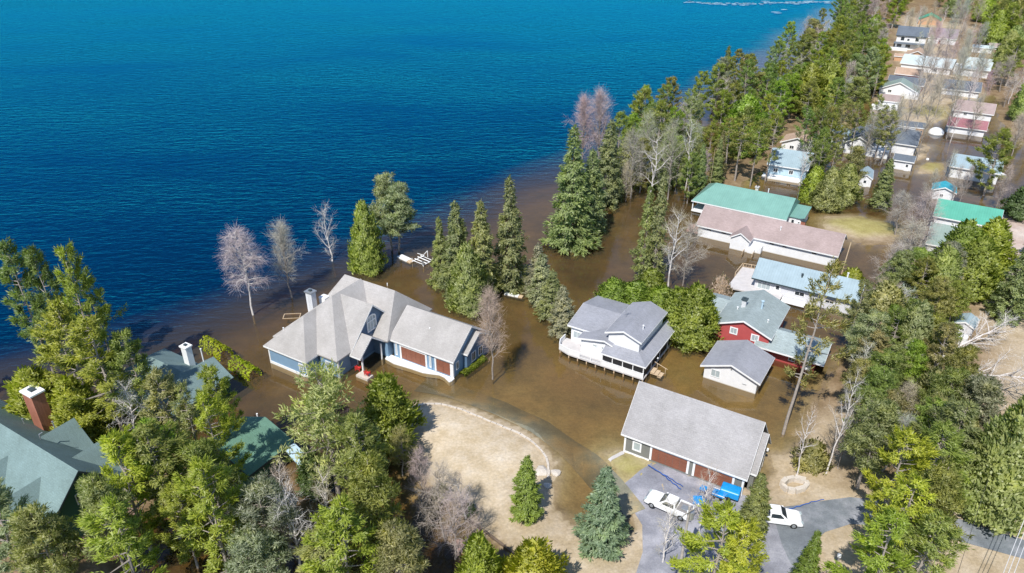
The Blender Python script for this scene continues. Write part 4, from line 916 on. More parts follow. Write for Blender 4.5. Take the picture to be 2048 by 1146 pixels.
# utility pole with crossarm, insulators and transformer
q = at(1354, 1172, .6); pz = 0.0
lo, hi = 2, 30
for _ in range(40):
    m_ = (lo + hi) / 2
    if proj((q.x, q.y, m_))[1] > 1012: lo = m_
    else: hi = m_
PH = lo
p = tag(empty('utility_pole', (q.x, q.y, 0), R(35)), 'grey utility pole with transformer at its top beside the driveway', 'pole')
MB().tube((0, 0, -.5), (0, 0, PH), .17, .12, 12).build('shaft', M['pole'], p)
MB().box((-1.2, -.2, PH - .6), (1.2, -.13, PH - .45)).build('crossarm', M['pole'], p)
MB().tube((.42, 0, PH - 1.9), (.42, 0, PH - .95), .28, .28, 14).build('transformer', M['greymetal'], p)
for k in (-1.05, -.4, .4, 1.05): MB().tube((k, -.165, PH - .447), (k, -.165, PH - .2), .07, .05, 8).build('insulator', M['white'], p)
# power cables crossing the bottom right corner
for i, (u0, u1, mt) in enumerate(((2066, 2004, 'wire'), (2076, 2014, 'wire'), (2086, 2026, 'wire'), (1962, 1916, 'wire_dark'))):
    a = at(u0 + 14, 960, 8.5); b = at(u1 - 14, 1190, 8.5); pts = [a.lerp(b, k / 10) + Vector((0, 0, -.5 * math.sin(math.pi * k / 10))) for k in range(11)]
    tag(MB().path(pts, .03 if i < 3 else .022, 5).build('power_cable', M[mt]), ['pale power cable over the road, leftmost of the pale three', 'pale power cable over the road, middle one of three', 'pale power cable over the road, nearest the photo corner', 'single dark power cable crossing above the road'][i], 'cable', 'overhead cables')
q = at(1670, 1140, .6); lp = tag(empty('lamp_post', (q.x, q.y, .5), 0), 'small white globe lamp on a thin post at the road island', 'lamp')
MB().tube((0, 0, -.2), (0, 0, 2.0), .05).build('post', M['greymetal'], lp)
MB().tube((0, 0, 2.003), (0, 0, 2.1), .05, .2, 12).tube((0, 0, 2.103), (0, 0, 2.4), .2, .2, 12).tube((0, 0, 2.403), (0, 0, 2.5), .2, .04, 12).build('globe', M['white'], lp)
# boat lift
q = at(834, 520); bl = tag(empty('boat_lift', (q.x, q.y, 0), R(-38)), 'white tubular boat lift frame standing in the lake shallows', 'boat lift')
fr = MB()
for y in (-1.1, -.35, .45, 1.2): fr.tube((-.2, y, .35 + .1 * (y > 0)), (3.0, y, .35), .1 if abs(y) < .6 else .07, n=6)
for x in (.1, 2.8): fr.tube((x, -1.3, .25), (x, 1.4, .25), .08, n=6)
for x, y in ((0, -1.25), (2.9, -1.25), (.6, 1.35), (2.9, 1.35)): fr.tube((x, y, -1.6), (x, y, .9), .07, n=6)
fr.build('frame', M['white'], bl)
MB().path([(-1.2, 1.4, .5), (.4, 1.4, .6), (.9, 1.0, .7), (.3, .5, .5)], .06).path([(1.6, 1.35, .6), (1.6, 1.35, 1.9), (.9, 1.2, 1.1)], .08).build('winch_arm', M['white'], bl)
MB().tube((2.9, -1.3, .9), (2.9, -1.42, .9), .3, .3, 12).build('winch_wheel', M['greymetal'], bl)
q = at(812, 519); bo = tag(empty('raft', (q.x, q.y, 0), R(-42)), 'white flat swim raft with tan end drifting against the boat lift', 'raft')
bevel(MB().box((-1.9, -.65, -.1), (.9, .65, .28)).build('deck', M['white'], bo), .05); bevel(MB().box((.91, -.64, -.14), (1.9, .64, .24)).build('end_board', M['timber'], bo), .05)
q = at(1027, 591); bo = tag(empty('dock_section', (q.x, q.y, 0), R(-22)), 'white floating dock section with tan end beneath the tall spruces', 'dock')
bevel(MB().box((-1.6, -.42, -.1), (1.0, .42, .25)).build('deck', M['white'], bo), .05); bevel(MB().box((1.01, -.41, -.14), (1.75, .41, .2)).build('end_board', M['timber'], bo), .05)
def post_px(name, u, v, h, r, mat, label, cat):
    q = at(u, v); o = tag(MB().tube((0, 0, -1.2), (0, 0, h), r).build(name, M[mat]), label, cat); o.location = (q.x, q.y, 0); return o
post_px('mooring_post', 775, 571, .5, .1, 'white', 'short white post in open brown water behind the big grey roof', 'post')
post_px('marker_post', 515, 833, .5, .12, 'white', 'pink-white marker post in dark water above the small green outbuilding', 'post')
q = at(1831, 318); by = tag(bevel(MB().tube((0, 0, -.1), (0, 0, .35), .4, .3, 12).build('float', M['white']), .1), 'small white float on the water by the grassy patch', 'float'); q = at(1855, 319); by.location = (q.x, q.y, 0)
# drowned sandbox frame near the shore
q = at(584, 633, -.1); sb = MB()
for a, b in (((-1.4, -.8), (1.4, -.68)), ((-1.4, .68), (1.4, .8)), ((-1.4, -.67), (-1.28, .67)), ((1.28, -.67), (1.4, .67))): sb.box((*a, -.25), (*b, .03))
tag(sb.build('planter_frame', M['timber']), 'flooded timber planter frame left of the blue house in brown shallows', 'planter').location = (q.x, q.y, 0); bpy.data.objects['planter_frame'].rotation_euler = (0, 0, R(5))
# fences / timber edging
def edging(name, px, z0, z1, th, mat, label, cat):
    pts = [at(u, v, .1) for u, v in px]; b = MB()
    for p, q in zip(pts[:-1], pts[1:]):
        d = (q - p).normalized(); n = Vector((-d.y, d.x, 0)) * th
        b.poly([p - n + Vector((0,0,z0)), q - n + Vector((0,0,z0)), q + n + Vector((0,0,z0)), p + n + Vector((0,0,z0)), p - n + Vector((0,0,z1)), q - n + Vector((0,0,z1)), q + n + Vector((0,0,z1)), p + n + Vector((0,0,z1))],
               [(0,3,2,1),(4,5,6,7),(0,1,5,4),(1,2,6,5),(2,3,7,6),(3,0,4,7)])
    return tag(b.build(name, M[mat]), label, cat)
edging('timber_edging', [(926, 1034), (950, 1050), (975, 1068), (1004, 1090), (1040, 1118)], -.5, .22, .12, 'bark_brown', 'dark timber edging running off the pale lawn into the water', 'edging')
random.seed(3)
def stones(name, ring, hgt, dep, label, cat, closed=False, mat='stone'):
    """kerb of rough blocks laid end to end"""
    pts = [at(u, v, .2) for u, v in ring]; b = MB()
    if closed: pts.append(pts[0])
    L = [0]
    for p, q in zip(pts[:-1], pts[1:]): L.append(L[-1] + (q - p).length)
    def pos(s): 
        for i in range(len(pts) - 1):
            if s <= L[i+1] + 1e-6: return pts[i].lerp(pts[i+1], (s - L[i]) / max(1e-6, L[i+1] - L[i]))
        return pts[-1]
    s = 0
    while s < L[-1] - .2:
        ln = random.uniform(.7, 1.5); p = pos(s); q = pos(min(s + ln, L[-1])); d = (q - p).normalized(); n = Vector((-d.y, d.x, 0)); w = dep * random.uniform(.35, .6); off = n * random.uniform(-.06, .06); z1 = hgt * random.uniform(.75, 1.1)
        V = []
        for zz, sh in ((-.6, 1), (z1, .82)):
            for a_, s_ in ((p, -1), (q, -1), (q, 1), (p, 1)):
                c = (p + q) / 2; V.append(c + (a_ - c) * .98 * (1 if zz < 0 else .95) + n * s_ * w * sh + off + Vector((0, 0, zz + random.uniform(-.03, .03))))
        for v in V: v.z += 0
        b.poly(V, [(0,3,2,1),(4,5,6,7),(0,1,5,4),(1,2,6,5),(2,3,7,6),(3,0,4,7)]); s += ln
    return tag(b.build(name, M[mat]), label, cat)
stones('stone_kerb', [(779,838),(800,822),(822,814),(850,808),(880,808),(905,813),(930,822),(960,834),(985,845),(1012,856),(1040,868),(1062,882),(1080,897),(1093,915),(1098,935),(1097,955)], .09, .32, 'curved kerb of pale stones edging the dry lawn against the flood', 'kerb')
stones('stone_ring', [(1588+26*math.cos(a), 974+13*math.sin(a)) for a in np.linspace(0, 6.28, 13)[:-1]], .75, .7, 'ring of pale stones around the foot of a bare tree by the road', 'stone ring', True)
def rock(u, v, r, label, flat=.6):
    q = at(u, v); bm = bmesh.new(); bmesh.ops.create_icosphere(bm, subdivisions=2, radius=r)
    rr = random.Random(int(u))
    ph = [rr.uniform(0, 6) for _ in range(3)]
    for w in bm.verts: w.co *= 1 + .18 * math.sin(3 * w.co.x / r + ph[0]) * math.cos(2.5 * w.co.y / r + ph[1]) + rr.uniform(-.06, .06); w.co.z *= flat
    me = bpy.data.meshes.new('rock'); bm.to_mesh(me); bm.free(); me.materials.append(M['stone'])
    o = bpy.data.objects.new('rock', me); col.objects.link(o); o.location = (q.x, q.y, .05); return tag(o, label, 'rock', 'rocks at the lawn edge')
rock(1082, 945, 1.0, 'large pale rock where the stone kerb ends', .5); rock(1112, 946, .65, 'small rock in the water just beyond the stone kerb', .4); rock(1095, 972, .55, 'low rock between the lawn tip and the spruce', .4)
q = at(921, 1092, .2); tag(bevel(MB().prism([(-.9, -.3), (.9, -.3), (.9, .25), (-.9, .25)], -.7, .7, 'u').build('wooden_crate', M['brown_deck']), .03), 'pinkish-brown wooden crate in shade at the bottom edge', 'crate').location = (q.x, q.y, 0)
# ice on the far lake
rg = np.random.RandomState(8); b = MB()
for k in range(170):
    u = rg.uniform(1370, 1690); v = 4 + 5 * math.sin((u - 1370) / 55) * .6 + (u - 1370) / 320 * 4 + rg.normal(0, 1.2) if k > 2 else (24, 19, 26)[k]
    if k <= 2: u = (1550, 1568, 1555)[k]
    c = at(u, v); n = 7; s_ = rg.uniform(.3, 1.3)
    V = [(c.x + s_ * 2.4 * rg.uniform(.5, 1) * math.cos(6.28 * j / n), c.y + s_ * rg.uniform(.5, 1) * math.sin(6.28 * j / n), .05) for j in range(n)]
    b.slab(V, .09)
tag(b.build('drift_ice', M['ice']), 'thin line of white drift ice far out on the lake', 'ice', kind='stuff')

# ---------------------------------------------------------------- vegetation
def nrm(a): return a / (np.linalg.norm(a, axis=-1, keepdims=True) + 1e-9)
class Fol:
    def __init__(s, seed): s.q = []; s.n = []; s.r = np.random.RandomState(seed)
    def blades(s, P, Nr, D, n, ln, wd, spread=0.6, jit=0.3, jn=0.4):
        P = np.repeat(np.asarray(P, float), n, 0); Nr = np.repeat(np.asarray(Nr, float), n, 0); D = np.repeat(np.asarray(D, float), n, 0)
        k = len(P); r = s.r
        T = nrm(D + spread * r.normal(size=(k, 3))); L = ln * r.uniform(.6, 1.25, (k, 1)); W = wd * r.uniform(.6, 1.3, (k, 1))
        B = P + r.normal(size=(k, 3)) * jit * ln
        Nv = nrm(nrm(Nr) + jn * r.normal(size=(k, 3))); S = nrm(np.cross(T, Nv))
        s.q.append(np.stack([B, B + T * L * .5 + S * W / 2, B + T * L, B + T * L * .5 - S * W / 2], 1)); s.n.append(np.repeat(Nv[:, None], 4, 1))
    def mesh(s, name, mat):
        Q = np.concatenate(s.q).reshape(-1, 3); NN = np.concatenate(s.n).reshape(-1, 3); nf = len(Q) // 4
        me = bpy.data.meshes.new(name)
        me.vertices.add(len(Q)); me.vertices.foreach_set("co", Q.astype(np.float32).ravel())
        me.loops.add(len(Q)); me.loops.foreach_set("vertex_index", np.arange(len(Q), dtype=np.int32))
        me.polygons.add(nf); me.polygons.foreach_set("loop_start", np.arange(0, len(Q), 4, dtype=np.int32))
        me.polygons.foreach_set("use_smooth", np.ones(nf, bool)); me.update(calc_edges=True)
        me.normals_split_custom_set_from_vertices([tuple(v) for v in NN.astype(float)])
        me.materials.append(mat); return me
def tube_mesh(name, segs, mat, n=6):
    b = MB()
    for p, q, r0, r1, k in segs: b.tube(p, q, r0, r1, k, cap=False)
    me = bpy.data.meshes.new(name); me.from_pydata(b.v, [], b.f); me.polygons.foreach_set("use_smooth", [True] * len(me.polygons)); me.materials.append(mat); me.update(); return me
UPV = np.array([0, 0, 1.0])
def trunk_pts(r, H, wob_, n=8):
    x = y = 0; out = []
    for k in range(n + 1):
        out.append(np.array([x, y, H * k / n])); x += r.normal() * wob_; y += r.normal() * wob_
    return out
def trunk_at(pts, z, H):
    f = np.clip(z / H * (len(pts) - 1), 0, len(pts) - 1.001); i = int(f); return pts[i] + (pts[i+1] - pts[i]) * (f - i)
def trunk_segs(pts, r0, r1, n=8):
    m = len(pts) - 1
    return [(pts[0] - UPV * 1.5, pts[0], r0 * 1.15, r0, n)] + [(pts[i], pts[i+1], r0 + (r1 - r0) * i / m, r0 + (r1 - r0) * (i + 1) / m, n) for i in range(m)]
def white_pine(seed, H=18., Rr=4.2, start=.22, dens=1.0):
    r = np.random.RandomState(seed); F = Fol(seed); tp = trunk_pts(r, H, .10); segs = trunk_segs(tp, .24, .04); skew = r.uniform(0, 6.28)
    z = start * H
    while z < H * .985:
        t = (z - start * H) / (H * (1 - start)); nb = r.randint(3, 6); a0 = r.uniform(0, 6.28)
        for b in range(nb):
            if r.uniform() < .10: continue
            az = a0 + 6.283 * b / nb + r.normal() * .3; d = np.array([math.cos(az), math.sin(az), 0]); lat = np.array([-d[1], d[0], 0])
            prof = (min(1, .5 + t * 1.7)) * (1 - t) ** .52 * (1 + .28 * math.cos(az - skew))
            L = max(.6, Rr * prof * r.uniform(.42, 1.25)); o = trunk_at(tp, z + r.normal() * .2, H); rise = r.uniform(.0, .3) + .35 * t
            pt = lambda s_: o + d * (L * s_) + UPV * (L * (rise * s_ * s_ + .02 * s_) - .12 * L * s_ * (1 - s_))
            segs.append((pt(0), pt(.5), .05 + .012 * L, .035, 4)); segs.append((pt(.5), pt(.92), .035, .015, 3))
            m = max(5, int((5 + L * 5.0) * dens)); s_ = r.uniform(.34, 1.0, m) ** .7; w_ = r.normal(size=m) * .135 * L * (1.2 - s_)
            C = np.array([pt(q) for q in s_]) + lat * w_[:, None] + UPV * r.normal(size=(m, 1)) * .10
            D = nrm(d + lat * (w_ / max(L, .1) * 2)[:, None] + UPV * .45)
            F.blades(C, nrm(d * .55 + UPV * .75 + lat * (w_ / max(L, .1))[:, None]), D, 12, .56, .115, .55, .30)
        z += r.uniform(.85, 1.6) * (1.0 - .4 * t)
    F.blades(np.repeat(tp[-1][None], 12, 0) - UPV * r.uniform(0, .8, (12, 1)), np.repeat(UPV[None], 12, 0), np.repeat(UPV[None], 12, 0), 5, .6, .15)
    return F, segs, H, Rr
def spruce(seed, H=14., Rr=2.9, start=.05, droop=.28, dens=1.0):
    r = np.random.RandomState(seed); F = Fol(seed); tp = trunk_pts(r, H, .03); segs = trunk_segs(tp, .2, .02)
    z = start * H
    while z < H * .99:
        t = (z - start * H) / (H * (1 - start)); wj = r.uniform(.78, 1.14); nb = r.randint(7, 11) if t < .8 else 5; a0 = r.uniform(0, 6.28)
        for b in range(nb):
            if r.uniform() < .10: continue
            az = a0 + 6.283 * b / nb + r.normal() * .28; d = np.array([math.cos(az), math.sin(az), 0]); lat = np.array([-d[1], d[0], 0])
            L = max(.25, Rr * wj * (1 - t) ** .74 * (.72 + .28 * min(1, t * 9)) * r.uniform(.55, 1.22)); o = trunk_at(tp, z, H)
            pt = lambda s_: o + d * (L * s_) + UPV * L * (-droop * s_ * 1.35 + droop * .75 * s_ * s_ + .16 * t * s_)
            if L > .8: segs.append((pt(0), pt(.8), .035, .012, 3))
            m = max(3, int((2 + L * 4.2) * dens)); s_ = r.uniform(.25, 1.0, m) ** .75; w_ = r.normal(size=m) * .15 * L * (1.2 - s_)
            C = np.array([pt(q) for q in s_]) + lat * w_[:, None] - UPV * (np.abs(w_)[:, None] * .3)
            D = nrm(d * 1.0 + lat * np.sign(w_)[:, None] * .5 - UPV * .25)
            F.blades(C, nrm(d * .75 + UPV * .65 + lat * (w_ / L)[:, None]), D, 8, .42 + .05 * L, .15, .4, .24, .35)
        z += r.uniform(.38, .62) * (1 - .3 * t)
    F.blades(np.repeat(tp[-1][None], 6, 0) - UPV * r.uniform(0, .5, (6, 1)), np.repeat(UPV[None], 6, 0), np.repeat(UPV[None], 6, 0), 4, .4, .12, .3)
    return F, segs, H, Rr
def cedar(seed, H=10., Rr=2.4, n=2300, tip=.54, lump=.30, base=.03):
    r = np.random.RandomState(seed); F = Fol(seed); tp = trunk_pts(r, H * .9, .03); segs = trunk_segs(tp, .17, .03)
    ph = r.uniform(0, 6.28, 6)
    def rad(t, az): 
        g = Rr * np.clip(t / .14, .35, 1) ** .6 * np.clip(1 - t, 0, 1) ** tip * 1.12
        return g * (1 + lump * (np.sin(3 * az + ph[0] + 6 * t) * .5 + np.sin(5 * az + ph[1] - 9 * t) * .45 + np.sin(8 * az + ph[2] + 14 * t) * .35))
    t = r.beta(1.0, 1.45, n); az = r.uniform(0, 6.283, n); R_ = rad(t, az) * r.uniform(.70, 1.08, n)
    cl = np.sin(4 * az + ph[3] + 11 * t) + np.sin(7 * az - 17 * t + ph[4]) + np.sin(26 * t + 2 * az + ph[5]); R_ *= 1 + .07 * cl; keep = r.uniform(size=n) < .62 + .25 * cl; t, az, R_ = t[keep], az[keep], R_[keep]; n = len(t)
    C = np.c_[R_ * np.cos(az), R_ * np.sin(az), (base + t * (1 - base)) * H + r.normal(size=n) * .12]
    out = np.c_[np.cos(az), np.sin(az), np.zeros(n)]
    F.blades(C, nrm(out * .85 + UPV * .5), nrm(out * .45 + UPV * .9), 8, .50, .155, .38, .28, .38)
    m = 500; t = r.beta(1, 1.4, m); az = r.uniform(0, 6.283, m); R_ = rad(t, az) * .62
    C = np.c_[R_ * np.cos(az), R_ * np.sin(az), (base + t * (1 - base) * .94) * H]; out = np.c_[np.cos(az), np.sin(az), np.zeros(m)]
    F.blades(C, nrm(out + UPV * .3), UPV[None].repeat(m, 0), 2, 1.1, .7, .3, .1)
    return F, segs, H, Rr
def clump_pine(seed, H=17., Rr=3.8, start=.38, nc=62, dens=1.0, limb=.05):
    r = np.random.RandomState(seed); F = Fol(seed); tp = trunk_pts(r, H * .97, .13); segs = trunk_segs(tp, .22, .04)
    for k in range(nc):
        t = (k + r.uniform(0, 1)) / nc; z = H * (start + (1 - start) * t * .97); az = r.uniform(0, 6.283); d = np.array([math.cos(az), math.sin(az), 0])
        L = Rr * (min(1, .6 + 1.6 * t)) * max(.08, 1 - t) ** .5 * r.uniform(.55, 1.05); o = trunk_at(tp, z - .25 * L, H); e = o + d * L + UPV * L * r.uniform(.0, .45)
        mid = (o + e) / 2 - UPV * .08 * L; segs += [(o, mid, limb + .01 * L, limb * .75, 4), (mid, e, limb * .75, .018, 4)]
        for c in (e, mid + (e - mid) * .35 + r.normal(size=3) * .35 * np.array([1, 1, .5])):
            m = int(15 * dens); v = nrm(r.normal(size=(m, 3)) + UPV * .35); rc = r.uniform(.5, .9) * np.array([1, 1, .5])
            F.blades(c + v * rc * r.uniform(.45, 1, (m, 1)), nrm(v + UPV * .35 + d * .25), nrm(v + UPV * .55), 9, .52, .095, .6, .22, .35)
    return F, segs, H, Rr
def bare(seed, H=14., Rr=3.6, start=.28, nl=20, up=.75, pend=0.0, tw=1.0, tl=1.0, wobble=.12):
    r = np.random.RandomState(seed); F = Fol(seed); tp = trunk_pts(r, H * .93, wobble, 10); segs = trunk_segs(tp, .17, .025)
    T0 = []; 
    def twigs(o, d, L, n):
        for _ in range(n):
            T0.append((o, d, L))
    stems = [(tp, H)]
    for k in range(nl):
        t = (k + r.uniform(0, 1)) / nl; z = H * (start + (.93 - start) * t); az = k * 2.4 + r.normal() * .4; d = np.array([math.cos(az), math.sin(az), 0])
        L = Rr * (.55 + .6 * min(1, (1 - t) * 1.6)) * min(1, .62 + 1.3 * t) * r.uniform(.7, 1.15) * (1 - .45 * t); el = up * r.uniform(.7, 1.3)
        o = trunk_at(tp, z, H * .93); dirv = nrm(d + UPV * el); p = o; rr = .035 + .016 * L
        nseg = 4
        for j in range(nseg):
            dirv = nrm(dirv + r.normal(size=3) * .16 + UPV * (.10 - pend * .35 * j)); q = p + dirv * L / nseg
            segs.append((p, q, rr * (1 - j / (nseg + 1)), rr * (1 - (j + 1) / (nseg + 1)), 4))
            for _ in range(2 if j else 1):
                sd_ = nrm(dirv + r.normal(size=3) * .75 + UPV * (.15 - pend)); sl = L * r.uniform(.22, .5); p2 = p + (q - p) * r.uniform(.2, 1); q2 = p2 + sd_ * sl * .5; e2 = q2 + nrm(sd_ + r.normal(size=3) * .3 - UPV * pend * .5) * sl * .5
                segs.append((p2, q2, .022, .016, 3)); segs.append((q2, e2, .016, .009, 3))
                for w_ in range(int(9 * tw)):
                    f = r.uniform(0, 1); b0 = p2 + (e2 - p2) * f; T0.append((b0, nrm(sd_ + r.normal(size=3) * .65 + UPV * (.12 - pend * 1.2)), r.uniform(.5, 1.3) * tl))
            p = q
        for w_ in range(int(12 * tw)): T0.append((p + (o - p) * r.uniform(0, .5), nrm(dirv + r.normal(size=3) * .6 - UPV * pend), r.uniform(.5, 1.2) * tl))
    P = np.array([a for a, b, c in T0]); D = np.array([b for a, b, c in T0]); L = np.array([c for a, b, c in T0])[:, None]
    for sgn in range(2):                                        # every twig forks once: two slender blades
        T = nrm(D + r.normal(size=P.shape) * .25); S = nrm(np.cross(T, r.normal(size=P.shape))); W = .019
        B = P + D * L * (.0 if sgn == 0 else .4); LL = L * (1 if sgn == 0 else .7)
        F.q.append(np.stack([B - S * W / 2, B + S * W / 2, B + T * LL + S * W * .15, B + T * LL - S * W * .15], 1)); F.n.append(np.repeat(nrm(np.cross(S, T))[:, None], 4, 1))
    return F, segs, H, Rr
PROTO = {}
def proto(key, res, leaf, bark):
    F, segs, H, Rr = res
    PROTO.setdefault(key, []).append((F.mesh(key + '_crown', leaf), tube_mesh(key + '_trunk', segs, bark), H, Rr))
for i in range(4): proto('white_pine', white_pine(11 + i), M['leaf'], M['bark_grey'])
for i in range(2): proto('thin_pine', white_pine(31 + i, start=.35, dens=.5), M['leaf'], M['bark_grey'])
for i in range(3): proto('spruce', spruce(41 + i), M['leaf'], M['bark_brown'])
for i in range(2): proto('ragged_spruce', spruce(51 + i, 14, 2.4, .12, .5, .62), M['leaf'], M['bark_grey'])
for i in range(3): proto('cedar_tree', cedar(61 + i), M['leaf'], M['bark_brown'])
for i in range(2): proto('bush', cedar(71 + i, 3., 1.9, 900, .40, .24, .0), M['leaf'], M['bark_brown'])
for i in range(3): proto('red_pine', clump_pine(81 + i), M['leaf'], M['bark_grey'])
for i in range(2): proto('sparse_pine', clump_pine(91 + i, 13, 4.8, .25, 78, .42, .05), M['leaf'], M['bark_grey'])
for i in range(4): proto('bare_tree', bare(101 + i, nl=26, tw=.75, tl=1.35, start=.22), M['twig'], M['bark_grey'])
proto('weeping_birch', bare(121, 16, 3.2, .40, 40, .60, .36, .9, 1.3), M['twig'], M['bark_white'])
proto('round_bare_tree', bare(122, 14, 3.6, .30, 34, 1.15, 0, .95, 1.4), M['twig'], M['bark_grey'])
proto('white_birch', bare(123, 12, 3.8, .2, 12, .8, 0, .6), M['twig'], M['bark_white'])
for i in range(2): proto('pale_bare_tree', bare(125 + i, 13, 3.6, .3, 16, .8, 0, .55), M['twig'], M['bark_white'])
proto('dead_tree', bare(128, 10, 3.8, .12, 18, .9, 0, .35), M['twig'], M['bark_white'])
PINE = (0.295, 0.345, 0.090); YEL = (0.46, 0.49, 0.065); LIME = (0.335, 0.405, 0.062); CED = (0.275, 0.345, 0.064); SPR = (0.315, 0.355, 0.155)
BSPR = (0.29, 0.38, 0.23); DARK = (0.12, 0.185, 0.07); GREY = (0.39, 0.40, 0.255); OLIVE = (0.355, 0.375, 0.155)
TW = (0.47, 0.425, 0.36); TWP = (0.47, 0.43, 0.44); TWK = (0.50, 0.38, 0.38); TWT = (0.52, 0.44, 0.34); TWW = (0.64, 0.62, 0.60)
trng = random.Random(77)
VAR = {'i': 0}
def plant(kind, x, y, h, rad, tint, label, group, z=None, rz=None, lean=(0, 0), cat='tree', name=None):
    lst = PROTO[kind]; VAR['i'] += 1; c, t, H0, R0 = lst[VAR['i'] % len(lst)]
    zz = min(0.0, float(height(np.array([[x, y]]))[0])) if z is None else z
    if float(height(np.array([[x, y]]))[0]) > 0: zz = float(height(np.array([[x, y]]))[0]) - .05
    o = tag(empty(name or kind, (x, y, zz)), label, cat, group)
    o.rotation_euler = (lean[0], lean[1], trng.uniform(0, 6.28) if rz is None else rz); o.rotation_mode = 'XYZ'
    o.scale = (rad / R0, rad / R0, (h - zz) / H0)
    for nm, me in (('trunk', t), ('crown', c)):
        ch = bpy.data.objects.new(nm, me); col.objects.link(ch); ch.parent = o
        ch.color = (*tint, 1)
    return o
def T(kind, bx, by, ty, wpx, tint, label, group, lean=(0, 0), cat='tree', rz=None, name=None, foot=False):
    if by >= 850 and not foot: bx += (1024 - bx) * ((by - ty) * .55 / (3236 - by))      # bx read at the crown: walk down the plumb line to the foot
    p = at(bx, by); lo, hi = 0.3, 60
    for _ in range(40):
        m_ = (lo + hi) / 2
        if proj((p.x, p.y, m_))[1] > ty: lo = m_
        else: hi = m_
    k = proj((p.x, p.y, lo * .4))[2]
    tint = tuple(c * trng.uniform(.92, 1.08) for c in tint)
    return plant(kind, p.x, p.y, lo, wpx / 2 / k, tint, label, group, lean=lean, cat=cat, rz=rz, name=name)
# -- along the drowned shore
g = 'bare trees in the shore shallows'
T('weeping_birch', 507, 630, 448, 92, TWP, 'leafless birch with white trunk and drooping fine twigs, leftmost in the lake shallows', g)
T('round_bare_tree', 585, 596, 452, 82, TW, 'leafless round-crowned grey tree between two birches in the shallows', g)
T('white_birch', 667, 524, 412, 92, TWP, 'bare leaning white birch with forked trunk farthest out in the shallows', g, lean=(0, R(-7)))
g = 'evergreens in the shore shallows'
T('cedar_tree', 738, 541, 408, 60, (0.36, 0.365, 0.10), 'yellow-green cedar with short trunk left of the twin pines in the shallows', g)
T('red_pine', 783, 501, 346, 84, GREY, 'tall grey-green pine with long bare trunk, left one of the twin pines', g)
T('red_pine', 797, 503, 362, 96, GREY, 'bushier grey-green pine, right one of the twin pines by the swim raft', g)
T('spruce', 918, 596, 404, 82, SPR, 'tall olive spruce in the water, leftmost of the three tall ones', g)
T('spruce', 884, 566, 437, 52, OLIVE, 'small slim spruce tucked behind the leftmost tall spruce', g)
T('spruce', 966, 594, 404, 78, OLIVE, 'tall yellowish spruce standing between two other tall spruces in the water', g)
T('cedar_tree', 938, 619, 492, 70, OLIVE, 'pale yellowish cedar with white trunk in front of the tall spruces', g)
T('spruce', 1020, 574, 358, 84, SPR, 'tallest green spruce in the water beside the floating dock section', g)
T('ragged_spruce', 1075, 592, 488, 58, GREY, 'thin grey dying spruce behind the drooping row by the cottage', g)
T('ragged_spruce', 1082, 604, 508, 66, GREY, 'drooping grey-green spruce, farthest of the row leading to the cottage', g)
T('ragged_spruce', 1103, 632, 542, 66, SPR, 'drooping grey-green spruce, middle of the row leading to the cottage', g)
T('spruce', 1124, 664, 572, 66, GREY, 'drooping pale spruce at the near end of the row beside the cottage deck', g)
T('round_bare_tree', 985, 758, 578, 84, TWT, 'bare pale tree with tan lower twigs in front of the garage wing', 'bare trees in the flood')
g = 'big spruces on the drowned point'
T('spruce', 1140, 492, 258, 104, OLIVE, 'huge broad olive spruce at the tip of the drowned point', g)
T('spruce', 1178, 470, 300, 80, SPR, 'olive spruce close behind the huge broad one on the point', g)
T('spruce', 1212, 408, 240, 74, SPR, 'dark green spruce behind the huge one beside the pink bare trees', g)
T('round_bare_tree', 1160, 345, 192, 66, TWK, 'pinkish bare tree at the lake edge, left of the pink pair', 'pink bare trees')
T('round_bare_tree', 1192, 345, 180, 76, TWK, 'pinkish bare tree at the lake edge, right of the pink pair', 'pink bare trees')
g = 'grey bare trees on the drowned point'
for i, (bx, by, ty, w, l) in enumerate(((1262, 396, 262, 80, 'grey bare tree right of the dark green spruce on the point'), (1300, 408, 268, 84, 'grey bare tree in the middle of the tangle on the point'),
        (1335, 400, 240, 70, 'grey bare tree at the right of the tangle above the flooded clearing'), (1370, 380, 232, 60, 'grey bare tree left of the thin pale pole'), (1282, 370, 225, 70, 'grey bare tree at the back of the tangle on the point'))):
    T('pale_bare_tree' if i in (1, 3) else 'bare_tree', bx, by, ty, w, (0.42, 0.40, 0.29), l, g)
T('ragged_spruce', 1250, 372, 262, 56, OLIVE, 'thin olive spruce among the grey bare trees on the point', 'big spruces on the drowned point')
T('white_pine', 1310, 352, 205, 84, PINE, 'open green pine above the grey bare trees on the point', 'big spruces on the drowned point')
T('ragged_spruce', 1284, 556, 372, 50, OLIVE, 'tall narrow spire of spruce left of the bare tree behind the cottage', 'spires behind the cottage')
T('ragged_spruce', 1306, 560, 346, 52, OLIVE, 'tallest narrow spruce spire beside the bare tree behind the cottage', 'spires behind the cottage')
T('pale_bare_tree', 1336, 585, 416, 92, TW, 'wide bare tree with pale limbs behind the cottage cedars', 'bare trees in the flood')
T('bare_tree', 1365, 570, 440, 80, TW, 'bare tree between the narrow spires and the brown-roofed ranch', 'bare trees in the flood')
T('bush', 1440, 590, 560, 40, TWT, 'small leafless tan bush by the ranch side deck', 'shrubs', cat='shrub')
g = 'bright cedars behind the cottage'
T('cedar_tree', 1226, 620, 560, 74, CED, 'bright green cedar directly behind the cottage ridge, leftmost of the clump', g)
T('cedar_tree', 1270, 622, 566, 80, CED, 'bright green cedar behind the cottage between two others', g)
T('cedar_tree', 1318, 640, 576, 84, CED, 'bright green cedar behind the cottage upper storey', g)
T('cedar_tree', 1350, 668, 580, 82, CED, 'bright green cedar over the cottage porch end', g)
